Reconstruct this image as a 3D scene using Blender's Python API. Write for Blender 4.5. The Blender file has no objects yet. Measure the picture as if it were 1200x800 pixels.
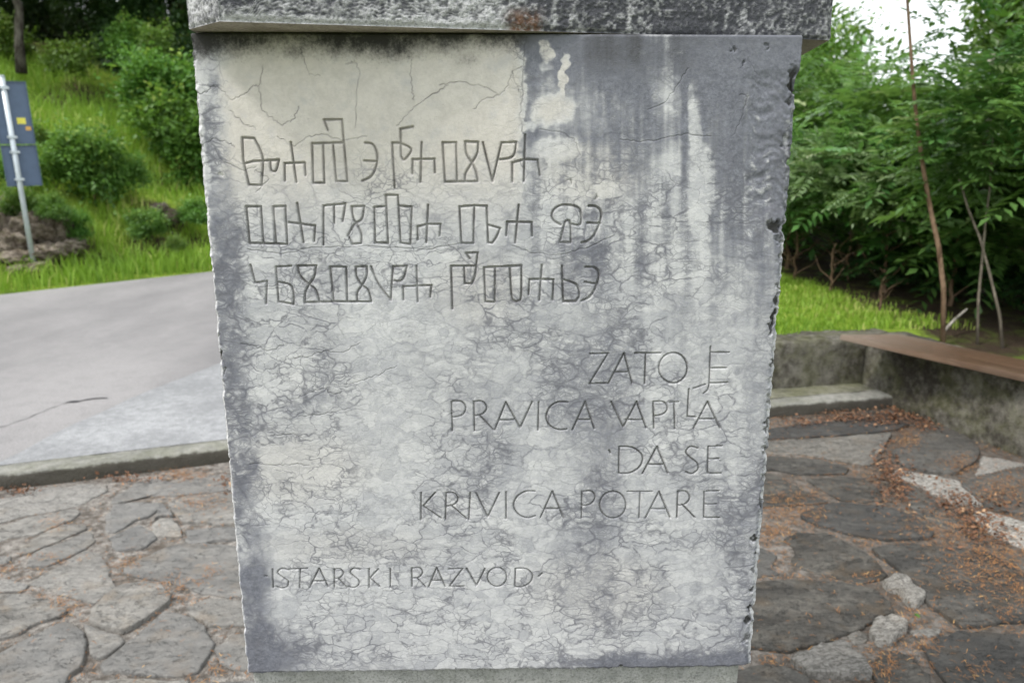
import bpy, bmesh, math, random
import numpy as np
from mathutils import Vector, Matrix

SC = bpy.context.scene
COL = SC.collection
R = math.radians
rng = np.random.default_rng(7)
random.seed(7)

# ------------------------------------------------------------------ camera
PITCH = 13.2
FPX = 900.0                       # focal length for a 1200 px wide frame
EYE = Vector((0, 0, 1.55))
cam_d = bpy.data.cameras.new('camera')
cam = bpy.data.objects.new('camera', cam_d)
COL.objects.link(cam)
cam.location = EYE
cam.rotation_euler = (R(90 - PITCH), 0, 0)
cam_d.sensor_width = 36
cam_d.lens = 36 * FPX / 1200
cam_d.clip_start = 0.05
cam_d.clip_end = 1500
cam_d.dof.use_dof = True
cam_d.dof.focus_distance = 1.14
cam_d.dof.aperture_fstop = 6.0
SC.camera = cam

# ------------------------------------------------------------------ sky and sun (bright overcast)
SUN_EL, SUN_AZ = 54.0, -118.0      # azimuth from +Y, clockwise seen from above: behind the camera, to the left
w = bpy.data.worlds.new('World')
SC.world = w
w.use_nodes = True
nt = w.node_tree
nt.nodes.clear()
sky = nt.nodes.new('ShaderNodeTexSky')
sky.sky_type = 'NISHITA'
sky.sun_disc = False
sky.sun_elevation = R(SUN_EL)
sky.sun_rotation = R(SUN_AZ)
sky.dust_density = 3.0
hs = nt.nodes.new('ShaderNodeHueSaturation')
hs.inputs['Saturation'].default_value = 0.22
mixw = nt.nodes.new('ShaderNodeMix')
mixw.data_type = 'RGBA'
mixw.inputs[0].default_value = 0.7
mixw.inputs[7].default_value = (10.7, 11.1, 11.6, 1)     # even cloud layer
bg = nt.nodes.new('ShaderNodeBackground')
bg.inputs['Strength'].default_value = 0.092
wo = nt.nodes.new('ShaderNodeOutputWorld')
nt.links.new(sky.outputs[0], hs.inputs['Color'])
nt.links.new(hs.outputs[0], mixw.inputs[6])
nt.links.new(mixw.outputs[2], bg.inputs['Color'])
nt.links.new(bg.outputs[0], wo.inputs['Surface'])
sun_d = bpy.data.lights.new('sun', 'SUN')
sun_d.energy = 1.5
sun_d.angle = R(10)
sun_d.color = (1.0, 0.96, 0.92)
sun = bpy.data.objects.new('sun', sun_d)
COL.objects.link(sun)
az = R(SUN_AZ)
sdir = Vector((math.sin(az) * math.cos(R(SUN_EL)), math.cos(az) * math.cos(R(SUN_EL)), math.sin(R(SUN_EL))))
sun.rotation_euler = sdir.to_track_quat('Z', 'Y').to_euler()
SC.view_settings.view_transform = 'Standard'
SC.view_settings.look = 'None'
SC.view_settings.exposure = 1.15
SC.view_settings.gamma = 1.0
SC.render.engine = 'CYCLES'
SC.cycles.max_bounces = 6
SC.cycles.transparent_max_bounces = 6

# ------------------------------------------------------------------ measuring helpers
CP, SP = math.cos(R(PITCH)), math.sin(R(PITCH))

def ray(px, py):
    x, y = (px - 600) / FPX, (400 - py) / FPX
    return Vector((x, CP + y * SP, -SP + y * CP))

def at_z(px, py, z=0.0):
    d = ray(px, py)
    return EYE + d * ((z - EYE.z) / d.z)

def at_y(px, py, Y):
    d = ray(px, py)
    return EYE + d * ((Y - EYE.y) / d.y)

# ------------------------------------------------------------------ noise
def vnoise(x, y, seed=0):
    r = np.random.default_rng(seed)
    T = r.random((256, 256)).astype(np.float32)
    xi = np.floor(x).astype(np.int64); yi = np.floor(y).astype(np.int64)
    fx = x - xi; fy = y - yi
    fx = fx * fx * (3 - 2 * fx); fy = fy * fy * (3 - 2 * fy)
    a = T[xi & 255, yi & 255]; b = T[(xi + 1) & 255, yi & 255]
    c = T[xi & 255, (yi + 1) & 255]; d = T[(xi + 1) & 255, (yi + 1) & 255]
    return (a * (1 - fx) + b * fx) * (1 - fy) + (c * (1 - fx) + d * fx) * fy

def fbm(x, y, seed=0, o=4):
    s = 0; a = 1.0; t = 0
    for i in range(o):
        s = s + a * vnoise(x * 2 ** i + 17.3 * i, y * 2 ** i + 5.1 * i, seed + i); t += a; a *= 0.5
    return s / t

def sstep(a, b, x):
    t = np.clip((x - a) / (b - a), 0, 1)
    return t * t * (3 - 2 * t)

# ------------------------------------------------------------------ object helpers
def link(name, me, mat=None, parent=None, smooth=False):
    o = bpy.data.objects.new(name, me)
    COL.objects.link(o)
    if mat is not None and not me.materials:
        me.materials.append(mat)
    if parent is not None:
        o.parent = parent
    if smooth:
        me.polygons.foreach_set('use_smooth', np.ones(len(me.polygons), bool))
    return o

def np_mesh(name, verts, faces, attrs=None, smooth=False):
    """verts (n,3); faces (m,3) or (m,4) arrays"""
    me = bpy.data.meshes.new(name)
    v = np.ascontiguousarray(verts, np.float32); f = np.ascontiguousarray(faces, np.int32)
    k = f.shape[1]
    me.vertices.add(len(v)); me.vertices.foreach_set('co', v.ravel())
    me.loops.add(f.size); me.loops.foreach_set('vertex_index', f.ravel())
    me.polygons.add(len(f))
    me.polygons.foreach_set('loop_start', np.arange(0, f.size, k, dtype=np.int32))
    me.update(calc_edges=True)
    if smooth:
        me.polygons.foreach_set('use_smooth', np.ones(len(f), bool))
    for an, av in (attrs or {}).items():
        a = me.attributes.new(an, 'FLOAT', 'POINT')
        a.data.foreach_set('value', np.ascontiguousarray(av, np.float32).ravel())
    me.validate()
    return me

def bm_mesh(name, bm):
    me = bpy.data.meshes.new(name)
    bm.normal_update(); bm.to_mesh(me); bm.free()
    return me

def tag(o, label, cat, group=None):
    o['label'] = label; o['category'] = cat
    if group: o['group'] = group
    return o

def struct(o):
    o['kind'] = 'structure'; return o

def stuff(o):
    o['kind'] = 'stuff'; return o

def empty(name, loc, rz=0.0):
    o = bpy.data.objects.new(name, None)
    COL.objects.link(o); o.location = loc; o.rotation_euler = (0, 0, rz)
    o.empty_display_size = 0.1
    return o

# ------------------------------------------------------------------ node helpers
class M:
    def __init__(s, name, rough=0.9, spec=0.3):
        s.m = bpy.data.materials.new(name); s.m.use_nodes = True
        s.t = s.m.node_tree; s.p = s.t.nodes['Principled BSDF']
        s.p.inputs['Roughness'].default_value = rough
        s.p.inputs['Specular IOR Level'].default_value = spec
        s.tc = None
    def n(s, typ, **kw):
        n = s.t.nodes.new(typ)
        for k, v in kw.items():
            setattr(n, k, v)
        return n
    def L(s, a, b): s.t.links.new(a, b)
    def co(s, which='Object'):
        if s.tc is None: s.tc = s.n('ShaderNodeTexCoord')
        return s.tc.outputs[which]
    def scaled(s, v, sc):
        m = s.n('ShaderNodeVectorMath', operation='MULTIPLY')
        s.L(v, m.inputs[0]); m.inputs[1].default_value = sc
        return m.outputs[0]
    def addv(s, a, b):
        m = s.n('ShaderNodeVectorMath', operation='ADD'); s.L(a, m.inputs[0]); s.L(b, m.inputs[1]); return m.outputs[0]
    def noise(s, scale, detail=4, rough=0.55, vec=None, out='Fac', dist=0.0):
        n = s.n('ShaderNodeTexNoise'); n.inputs['Scale'].default_value = scale
        n.inputs['Detail'].default_value = detail; n.inputs['Roughness'].default_value = rough
        n.inputs['Distortion'].default_value = dist
        s.L(vec if vec is not None else s.co(), n.inputs['Vector'])
        return n.outputs[out]
    def voro(s, scale, vec=None, feature='F1', out='Distance', rnd=1.0):
        n = s.n('ShaderNodeTexVoronoi'); n.feature = feature
        n.inputs['Scale'].default_value = scale; n.inputs['Randomness'].default_value = rnd
        s.L(vec if vec is not None else s.co(), n.inputs['Vector'])
        return n.outputs[out]
    def math(s, op, a, b=None, clamp=False):
        n = s.n('ShaderNodeMath', operation=op); n.use_clamp = clamp
        for i, v in enumerate((a, b)):
            if v is None: continue
            if isinstance(v, (int, float)): n.inputs[i].default_value = v
            else: s.L(v, n.inputs[i])
        return n.outputs[0]
    def map(s, v, a, b, c=0.0, d=1.0, smooth=True):
        n = s.n('ShaderNodeMapRange'); n.interpolation_type = 'SMOOTHSTEP' if smooth else 'LINEAR'
        s.L(v, n.inputs[0])
        for i, k in enumerate((a, b, c, d)): n.inputs[i + 1].default_value = k
        return n.outputs[0]
    def mix(s, f, a, b, blend='MIX'):
        n = s.n('ShaderNodeMix', data_type='RGBA', blend_type=blend)
        for i, v in ((0, f), (6, a), (7, b)):
            if isinstance(v, (int, float)): n.inputs[i].default_value = v
            elif isinstance(v, tuple): n.inputs[i].default_value = (*v, 1)
            else: s.L(v, n.inputs[i])
        return n.outputs[2]
    def attr(s, name):
        n = s.n('ShaderNodeAttribute'); n.attribute_name = name; return n.outputs['Fac']
    def objrand(s): return s.n('ShaderNodeObjectInfo').outputs['Random']
    def isl(s): return s.n('ShaderNodeNewGeometry').outputs['Random Per Island']
    def color(s, c):
        if isinstance(c, tuple): s.p.inputs['Base Color'].default_value = (*c, 1)
        else: s.L(c, s.p.inputs['Base Color'])
    def bump(s, h, strength=0.5, dist=0.01, prev=None):
        b = s.n('ShaderNodeBump'); b.inputs['Strength'].default_value = strength
        b.inputs['Distance'].default_value = dist; s.L(h, b.inputs['Height'])
        if prev is not None: s.L(prev, b.inputs['Normal'])
        s.L(b.outputs[0], s.p.inputs['Normal']); return b.outputs[0]

# ------------------------------------------------------------------ materials
def slab_material(name, groove=False):
    k = M(name, 0.82, 0.3)
    co = k.co()
    # crackled network of grey veins round pale nodules
    wn = k.noise(16, 3, 0.6, co, 'Color')
    wv = k.scaled(wn, (0.075, 0.075, 0.05))
    fine = k.scaled(k.noise(75, 4, 0.65, co, 'Color'), (0.013, 0.013, 0.011))
    v = k.addv(k.addv(k.scaled(co, (1.0, 1.0, 1.75)), wv), fine)
    e1 = k.voro(22, v, 'DISTANCE_TO_EDGE')
    e2 = k.voro(54, v, 'DISTANCE_TO_EDGE')
    e3 = k.voro(120, v, 'DISTANCE_TO_EDGE')
    n1 = k.noise(14, 4, 0.6, co); n2 = k.noise(45, 4, 0.6, co); n3 = k.noise(260, 3, 0.6, co)
    stain, crust, cream, vein = (k.attr(a) for a in ('stain', 'crust', 'cream', 'vein'))
    crack, groovea = k.attr('crack'), k.attr('groove')
    # lines, their width changing along the way
    wid = k.map(n1, 0.35, 0.7, 0.010, 0.060)
    l1 = k.math('SUBTRACT', 1.0, k.math('DIVIDE', e1, k.math('ADD', wid, k.math('MULTIPLY', stain, 0.16)), True), True)
    wid2 = k.map(n2, 0.38, 0.68, 0.012, 0.10)
    l2 = k.math('SUBTRACT', 1.0, k.math('DIVIDE', e2, k.math('ADD', wid2, k.math('MULTIPLY', stain, 0.22)), True), True)
    l3 = k.math('SUBTRACT', 1.0, k.math('DIVIDE', e3, 0.16, True), True)
    l1 = k.math('MULTIPLY', l1, k.map(n2, 0.36, 0.58, 0.30, 1.0))
    l2 = k.math('MULTIPLY', l2, k.map(n1, 0.40, 0.60, 0.16, 0.85))
    l3 = k.math('MULTIPLY', l3, k.map(k.math('ADD', stain, k.math('SUBTRACT', n1, 0.5)), 0.1, 0.6, 0.10, 0.55))
    net = k.math('MAXIMUM', k.math('MAXIMUM', l1, l2), l3)
    net = k.math('MULTIPLY', net, vein)
    cell1 = k.voro(22, v, 'F1', 'Color'); cell2 = k.voro(54, v, 'F1', 'Color')
    sep1 = k.n('ShaderNodeSeparateColor'); k.L(cell1, sep1.inputs[0]); sep2 = k.n('ShaderNodeSeparateColor'); k.L(cell2, sep2.inputs[0])
    r1, r2 = sep1.outputs[0], sep2.outputs[0]
    n4 = k.noise(110, 5, 0.7, co)
    tone = k.math('ADD', k.math('MULTIPLY', r1, 0.20), k.math('ADD', k.math('MULTIPLY', r2, 0.22), k.math('MULTIPLY', n4, 0.85)))
    tone = k.map(tone, 0.35, 0.85)
    pale = k.mix(tone, (0.340, 0.343, 0.358), (0.500, 0.498, 0.498))
    warm = k.mix(k.map(k.math('ADD', k.math('MULTIPLY', n2, 0.6), k.math('MULTIPLY', n4, 0.4)), 0.35, 0.65), (0.44, 0.412, 0.378), (0.54, 0.508, 0.465))
    base = k.mix(cream, pale, warm)
    base = k.mix(k.map(k.noise(30, 5, 0.7, co), 0.5, 0.7, 0, 0.4), base, (0.355, 0.355, 0.37))
    # grey weathering shows most between the nodules
    inter = k.map(e2, 0.0, 0.42)
    soak = k.math('ADD', stain, k.math('MULTIPLY', k.math('SUBTRACT', n2, 0.5), 0.55))
    soak = k.math('ADD', soak, k.math('MULTIPLY', k.math('SUBTRACT', n4, 0.5), 0.75))
    soak = k.math('ADD', soak, k.math('MULTIPLY', k.math('SUBTRACT', n3, 0.5), 0.4))
    soak = k.math('ADD', soak, k.math('MULTIPLY', net, 0.35))
    soak = k.math('SUBTRACT', soak, k.math('MULTIPLY', k.math('MULTIPLY', inter, r2), k.math('MULTIPLY', vein, 0.28)))
    soak = k.map(soak, 0.02, 1.15)
    gt = k.math('ADD', k.math('MULTIPLY', n3, 0.35), k.math('ADD', k.math('MULTIPLY', n4, 0.45), k.math('MULTIPLY', n2, 0.35)))
    gcol = k.mix(k.map(gt, 0.38, 0.78), (0.066, 0.070, 0.088), (0.215, 0.222, 0.255))
    c = k.mix(soak, base, gcol)
    c = k.mix(k.math('MULTIPLY', net, 0.72), c, (0.105, 0.104, 0.118))
    c = k.mix(k.math('MULTIPLY', crack, k.map(n4, 0.35, 0.6, 0.25, 0.85)), c, (0.06, 0.06, 0.07))
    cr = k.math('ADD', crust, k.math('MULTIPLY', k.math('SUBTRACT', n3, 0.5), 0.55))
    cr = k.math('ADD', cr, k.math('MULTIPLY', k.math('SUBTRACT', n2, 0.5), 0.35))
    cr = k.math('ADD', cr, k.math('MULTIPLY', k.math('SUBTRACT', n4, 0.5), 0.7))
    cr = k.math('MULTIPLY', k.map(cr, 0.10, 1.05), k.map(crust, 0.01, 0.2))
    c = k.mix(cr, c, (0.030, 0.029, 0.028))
    c = k.mix(k.math('MULTIPLY', k.map(n3, 0.62, 0.75), 0.25), c, (0.08, 0.08, 0.085))
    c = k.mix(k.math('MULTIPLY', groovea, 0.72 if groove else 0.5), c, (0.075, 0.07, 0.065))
    k.color(c)
    h = k.math('ADD', k.math('MULTIPLY', n3, 0.5), k.math('MULTIPLY', k.noise(700, 2, 0.5, co), 0.25))
    h = k.math('SUBTRACT', h, k.math('MULTIPLY', net, 0.25))
    h = k.math('ADD', k.math('SUBTRACT', h, k.math('MULTIPLY', crack, 1.2)), k.math('MULTIPLY', n4, 0.6))
    k.bump(h, 0.55, 0.0016)
    return k.m

def tooled_material():
    k = M('tooled_limestone', 0.9, 0.2)
    co = k.co()
    rel = k.attr('relief'); palea = k.attr('pale'); rust = k.attr('rust')
    n1 = k.noise(9, 4, 0.6, co); n2 = k.noise(60, 4, 0.65, co); n3 = k.noise(300, 3, 0.6, co)
    f = k.math('ADD', rel, k.math('MULTIPLY', k.math('SUBTRACT', n1, 0.55), 1.3))
    f = k.math('ADD', f, k.math('MULTIPLY', k.math('SUBTRACT', n2, 0.5), 1.1))
    f = k.math('ADD', f, palea)
    f = k.map(f, 0.1, 1.35)
    c = k.mix(f, (0.055, 0.056, 0.064), (0.41, 0.41, 0.415))
    c = k.mix(k.map(n3, 0.45, 0.7, 0, 0.5), c, (0.07, 0.07, 0.08))
    c = k.mix(k.math('MULTIPLY', rust, k.map(n2, 0.35, 0.6)), c, (0.11, 0.055, 0.03))
    k.color(c)
    k.bump(k.math('ADD', n2, k.math('MULTIPLY', n3, 0.6)), 0.7, 0.004)
    return k.m

def rough_stone(name, dark, light, moss=(0.07, 0.08, 0.03), mossamt=0.0, scale=1.0, rough=0.92):
    k = M(name, rough, 0.25)
    co = k.co()
    n1 = k.noise(2.2 * scale, 5, 0.62, co); n2 = k.noise(16 * scale, 5, 0.65, co); n3 = k.noise(120 * scale, 4, 0.6, co)
    sp = k.voro(90 * scale, co)
    c = k.mix(k.map(k.math('ADD', k.math('MULTIPLY', n1, 0.6), k.math('MULTIPLY', n2, 0.5)), 0.38, 0.72), dark, light)
    c = k.mix(k.map(n3, 0.45, 0.7, 0, 0.6), c, tuple(x * 0.45 for x in dark))
    c = k.mix(k.map(sp, 0.05, 0.2, 0.35, 0.0), c, tuple(min(x * 1.5, .7) for x in light))
    if mossamt: c = k.mix(k.math('MULTIPLY', k.map(k.noise(5 * scale, 5, 0.7, co), 0.5, 0.68), mossamt), c, moss)
    k.color(c)
    h = k.math('ADD', k.math('MULTIPLY', n2, 0.7), k.math('MULTIPLY', n3, 0.5))
    k.bump(h, 0.8, 0.012 / scale)
    return k.m

def flag_material():
    k = M('flagstone_surface', 0.78, 0.35)
    co = k.co('Object')
    rr = k.objrand()
    off = k.n('ShaderNodeCombineXYZ'); k.L(k.math('MULTIPLY', rr, 37.0), off.inputs[0]); k.L(k.math('MULTIPLY', rr, 11.0), off.inputs[2])
    v = k.addv(co, off.outputs[0])
    lam = k.scaled(v, (1.0, 2.2, 1.0))
    n1 = k.noise(5, 5, 0.65, lam, dist=0.6); n2 = k.noise(26, 5, 0.7, v, dist=0.4); n3 = k.noise(160, 3, 0.6, v)
    right_dark = k.attr('right_dark'); tone = k.attr('tone')
    n4 = k.noise(60, 5, 0.75, lam, dist=0.8)
    c = k.mix(k.map(n1, 0.32, 0.68), (0.105, 0.097, 0.086), (0.270, 0.256, 0.230))
    c = k.mix(k.map(n2, 0.38, 0.66, 0, 0.7), c, (0.15, 0.147, 0.135))
    c = k.mix(k.map(k.noise(9, 4, 0.6, v), 0.5, 0.7, 0, 0.55), c, (0.20, 0.155, 0.105))
    c = k.mix(k.map(n4, 0.56, 0.70, 0, 0.4), c, (0.08, 0.074, 0.066))
    c = k.mix(k.map(n4, 0.32, 0.44, 0.3, 0), c, (0.33, 0.32, 0.29))
    c = k.mix(k.map(n3, 0.52, 0.7, 0, 0.5), c, (0.055, 0.05, 0.045))
    ln = k.math('ABSOLUTE', k.math('SUBTRACT', k.noise(7, 6, 0.7, lam, dist=1.2), 0.5))
    crk = k.math('MULTIPLY', k.map(ln, 0.0, 0.012, 1.0, 0.0), k.map(n2, 0.42, 0.58))
    c = k.mix(k.math('MULTIPLY', crk, 0.8), c, (0.03, 0.026, 0.022))
    c = k.mix(k.map(k.noise(38, 4, 0.7, v), 0.62, 0.70, 0, 0.45), c, (0.40, 0.385, 0.35))
    c = k.mix(k.map(rr, 0.0, 1.0, 0.0, 0.6, False), c, (0.125, 0.127, 0.128))
    g = k.n('ShaderNodeGamma'); k.L(c, g.inputs[0]); k.L(k.math('ADD', 1.0, k.math('MULTIPLY', right_dark, 0.58)), g.inputs[1])
    pl_ = k.mix(k.map(n4, 0.4, 0.6), (0.46, 0.44, 0.40), (0.16, 0.15, 0.13))
    fin = k.mix(tone, g.outputs[0], pl_)
    k.color(fin)
    h = k.math('ADD', k.math('MULTIPLY', n1, 0.8), k.math('MULTIPLY', n2, 0.5))
    h = k.math('ADD', h, k.math('MULTIPLY', n3, 0.25))
    h = k.math('ADD', h, k.math('MULTIPLY', n4, 0.5))
    h = k.math('SUBTRACT', h, k.math('MULTIPLY', crk, 0.5))
    k.bump(h, 0.8, 0.012)
    return k.m

def mortar_material():
    k = M('mortar_and_soil', 0.95, 0.2)
    co = k.co()
    n1 = k.noise(3.0, 5, 0.6, co); n2 = k.noise(22, 5, 0.7, co); n3 = k.noise(150, 3, 0.65, co)
    c = k.mix(k.map(n2, 0.35, 0.7), (0.11, 0.098, 0.085), (0.40, 0.375, 0.34))
    c = k.mix(k.map(n1, 0.52, 0.66, 0, 0.6), c, (0.085, 0.065, 0.048))
    c = k.mix(k.map(n3, 0.5, 0.7, 0, 0.6), c, (0.07, 0.055, 0.045))
    c = k.mix(k.map(k.noise(8, 4, 0.7, co), 0.6, 0.7, 0, 0.4), c, (0.13, 0.07, 0.035))
    xx = k.n('ShaderNodeSeparateXYZ'); k.L(co, xx.inputs[0])        # joints mix towards a darker soil colour on the right
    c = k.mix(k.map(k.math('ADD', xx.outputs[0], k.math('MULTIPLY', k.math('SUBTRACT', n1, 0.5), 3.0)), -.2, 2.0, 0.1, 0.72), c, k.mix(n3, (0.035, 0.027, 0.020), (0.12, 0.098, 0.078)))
    k.color(c)
    k.bump(k.math('ADD', n2, k.math('MULTIPLY', n3, 0.6)), 1.0, 0.02)
    return k.m

def asphalt_material():
    k = M('old_asphalt', 0.9, 0.25)
    co = k.co()
    n1 = k.noise(0.8, 5, 0.6, k.scaled(co, (1.0, 0.45, 1))); n2 = k.noise(9, 5, 0.6, co); n3 = k.noise(140, 2, 0.6, co)
    sp = k.voro(95, co)
    c = k.mix(k.map(n1, 0.3, 0.7), (0.175, 0.170, 0.170), (0.275, 0.265, 0.262))
    c = k.mix(k.map(n2, 0.45, 0.7, 0, 0.22), c, (0.15, 0.147, 0.148))
    c = k.mix(k.map(sp, 0.0, 0.35, 0.6, 0.0), c, (0.42, 0.41, 0.41))
    c = k.mix(k.map(n3, 0.5, 0.7, 0, 0.65), c, (0.07, 0.068, 0.068))
    k.color(c); k.bump(k.math('ADD', n3, n2), 0.6, 0.01)
    return k.m

def concrete_material(name, a, b, green=0.0, grime_shade=None):
    k = M(name, 0.92, 0.25)
    co = k.co()
    n1 = k.noise(2.0, 5, 0.6, co); n2 = k.noise(20, 5, 0.65, co); n3 = k.noise(110, 3, 0.7, co); sp = k.voro(75, co)
    c = k.mix(k.map(k.math('ADD', k.math('MULTIPLY', n1, 0.5), k.math('MULTIPLY', n2, 0.5)), 0.38, 0.64), a, b)
    c = k.mix(k.map(sp, 0.0, 0.28, 0.55, 0.0), c, tuple(min(.6, x * 1.25) for x in b))
    c = k.mix(k.map(n3, 0.48, 0.7, 0, 0.6), c, tuple(x * 0.5 for x in a))
    if green: c = k.mix(k.math('MULTIPLY', k.map(k.noise(6, 5, 0.7, co), 0.42, 0.62), green), c, (0.10, 0.105, 0.04))
    if grime_shade:            # dirt and the face's weaker light, both painted as a dark band
        zz = k.n('ShaderNodeSeparateXYZ'); k.L(co, zz.inputs[0])
        gz = k.math('ADD', zz.outputs[2], k.math('MULTIPLY', k.math('SUBTRACT', n2, 0.5), grime_shade * .6))
        c = k.mix(k.map(gz, grime_shade * .95, grime_shade * 1.12, 0.85, 0.0), c, (0.050, 0.044, 0.034))
    k.color(c); k.bump(k.math('ADD', k.math('MULTIPLY', n2, 0.6), n3), 0.8, 0.01)
    return k.m

def wood_material():
    k = M('weathered_sheen_plank', 0.24, 0.8)
    co = k.co()
    g = k.noise(5, 6, 0.6, k.scaled(co, (9.0, 0.5, 9.0)), dist=0.5)
    g2 = k.noise(60, 4, 0.6, k.scaled(co, (5.0, 0.25, 5.0)))
    c = k.mix(k.map(g, 0.3, 0.7), (0.060, 0.035, 0.022), (0.135, 0.083, 0.053))
    c = k.mix(k.map(g2, 0.45, 0.7, 0, 0.6), c, (0.075, 0.040, 0.024))
    c = k.mix(k.map(k.noise(1.3, 4, 0.6, co), 0.45, 0.65, 0, 0.35), c, (0.22, 0.165, 0.125))
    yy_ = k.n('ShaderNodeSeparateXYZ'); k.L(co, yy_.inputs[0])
    c = k.mix(k.map(k.math('ADD', yy_.outputs[1], k.math('MULTIPLY', g, 0.8)), 0.25, 1.15, 0.7, 0.0), c, (0.31, 0.25, 0.205))  # sheen at the far end, painted in as a paler colour
    k.color(c); k.bump(k.math('ADD', g, g2), 0.4, 0.004)
    return k.m

def bark_material(name, a, b):
    k = M(name, 0.9, 0.2)
    co = k.co()
    n = k.noise(6, 5, 0.65, k.scaled(co, (3, 3, 0.8))); n2 = k.noise(30, 4, 0.6, k.scaled(co, (2, 2, 0.7)))
    c = k.mix(k.map(n, 0.35, 0.65), a, b)
    c = k.mix(k.map(n2, 0.5, 0.7, 0, 0.6), c, tuple(x * 0.4 for x in a))
    k.color(c); k.bump(n2, 0.8, 0.02)
    return k.m

def leaf_material(name, dark, light, yellow=(0.16, 0.20, 0.03), trans=0.35, rough=0.45):
    k = M(name, rough, 0.45)
    isl, ob, tint = k.isl(), k.objrand(), k.attr('tint')
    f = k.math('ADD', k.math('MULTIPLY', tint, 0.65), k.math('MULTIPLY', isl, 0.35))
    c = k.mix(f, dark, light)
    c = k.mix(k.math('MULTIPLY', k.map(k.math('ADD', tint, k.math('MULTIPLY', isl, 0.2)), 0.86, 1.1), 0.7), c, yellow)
    hsv = k.n('ShaderNodeHueSaturation')
    k.L(c, hsv.inputs['Color'])
    k.L(k.math('ADD', 0.485, k.math('MULTIPLY', ob, 0.03)), hsv.inputs['Hue'])
    k.L(k.math('ADD', 0.8, k.math('MULTIPLY', ob, 0.4)), hsv.inputs['Value'])
    k.color(hsv.outputs[0])
    tr = k.n('ShaderNodeBsdfTranslucent')
    tc = k.mix(0.5, hsv.outputs[0], (0.12, 0.22, 0.02), 'MIX')
    k.L(tc, tr.inputs['Color'])
    ms = k.n('ShaderNodeMixShader'); ms.inputs[0].default_value = trans
    out = k.t.nodes['Material Output']
    k.L(k.p.outputs[0], ms.inputs[1]); k.L(tr.outputs[0], ms.inputs[2]); k.L(ms.outputs[0], out.inputs['Surface'])
    return k.m

def ground_material():
    k = M('grassy_ground', 0.95, 0.15)
    co = k.co()
    soil = k.attr('soil')
    n1 = k.noise(0.7, 5, 0.65, co); n2 = k.noise(5, 5, 0.7, co); n3 = k.noise(30, 4, 0.7, co)
    c = k.mix(k.map(n1, 0.35, 0.65), (0.14, 0.23, 0.025), (0.26, 0.36, 0.045))
    c = k.mix(k.map(n2, 0.45, 0.68, 0, 0.5), c, (0.06, 0.11, 0.02))
    s = k.map(k.math('ADD', soil, k.math('MULTIPLY', k.math('SUBTRACT', n2, 0.5), 0.9)), 0.35, 0.8)
    c = k.mix(s, c, k.mix(n3, (0.020, 0.014, 0.009), (0.085, 0.060, 0.040)))
    k.color(c); k.bump(k.math('ADD', n2, n3), 0.9, 0.06)
    return k.m

def plain(name, c, rough=0.5, spec=0.4, metal=0.0, var=0.25, scale=12):
    k = M(name, rough, spec); k.p.inputs['Metallic'].default_value = metal
    k.color(k.mix(k.map(k.noise(scale, 5, 0.6), 0.35, 0.7, 0, var), c, tuple(x * 0.55 for x in c)))
    return k.m

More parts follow.
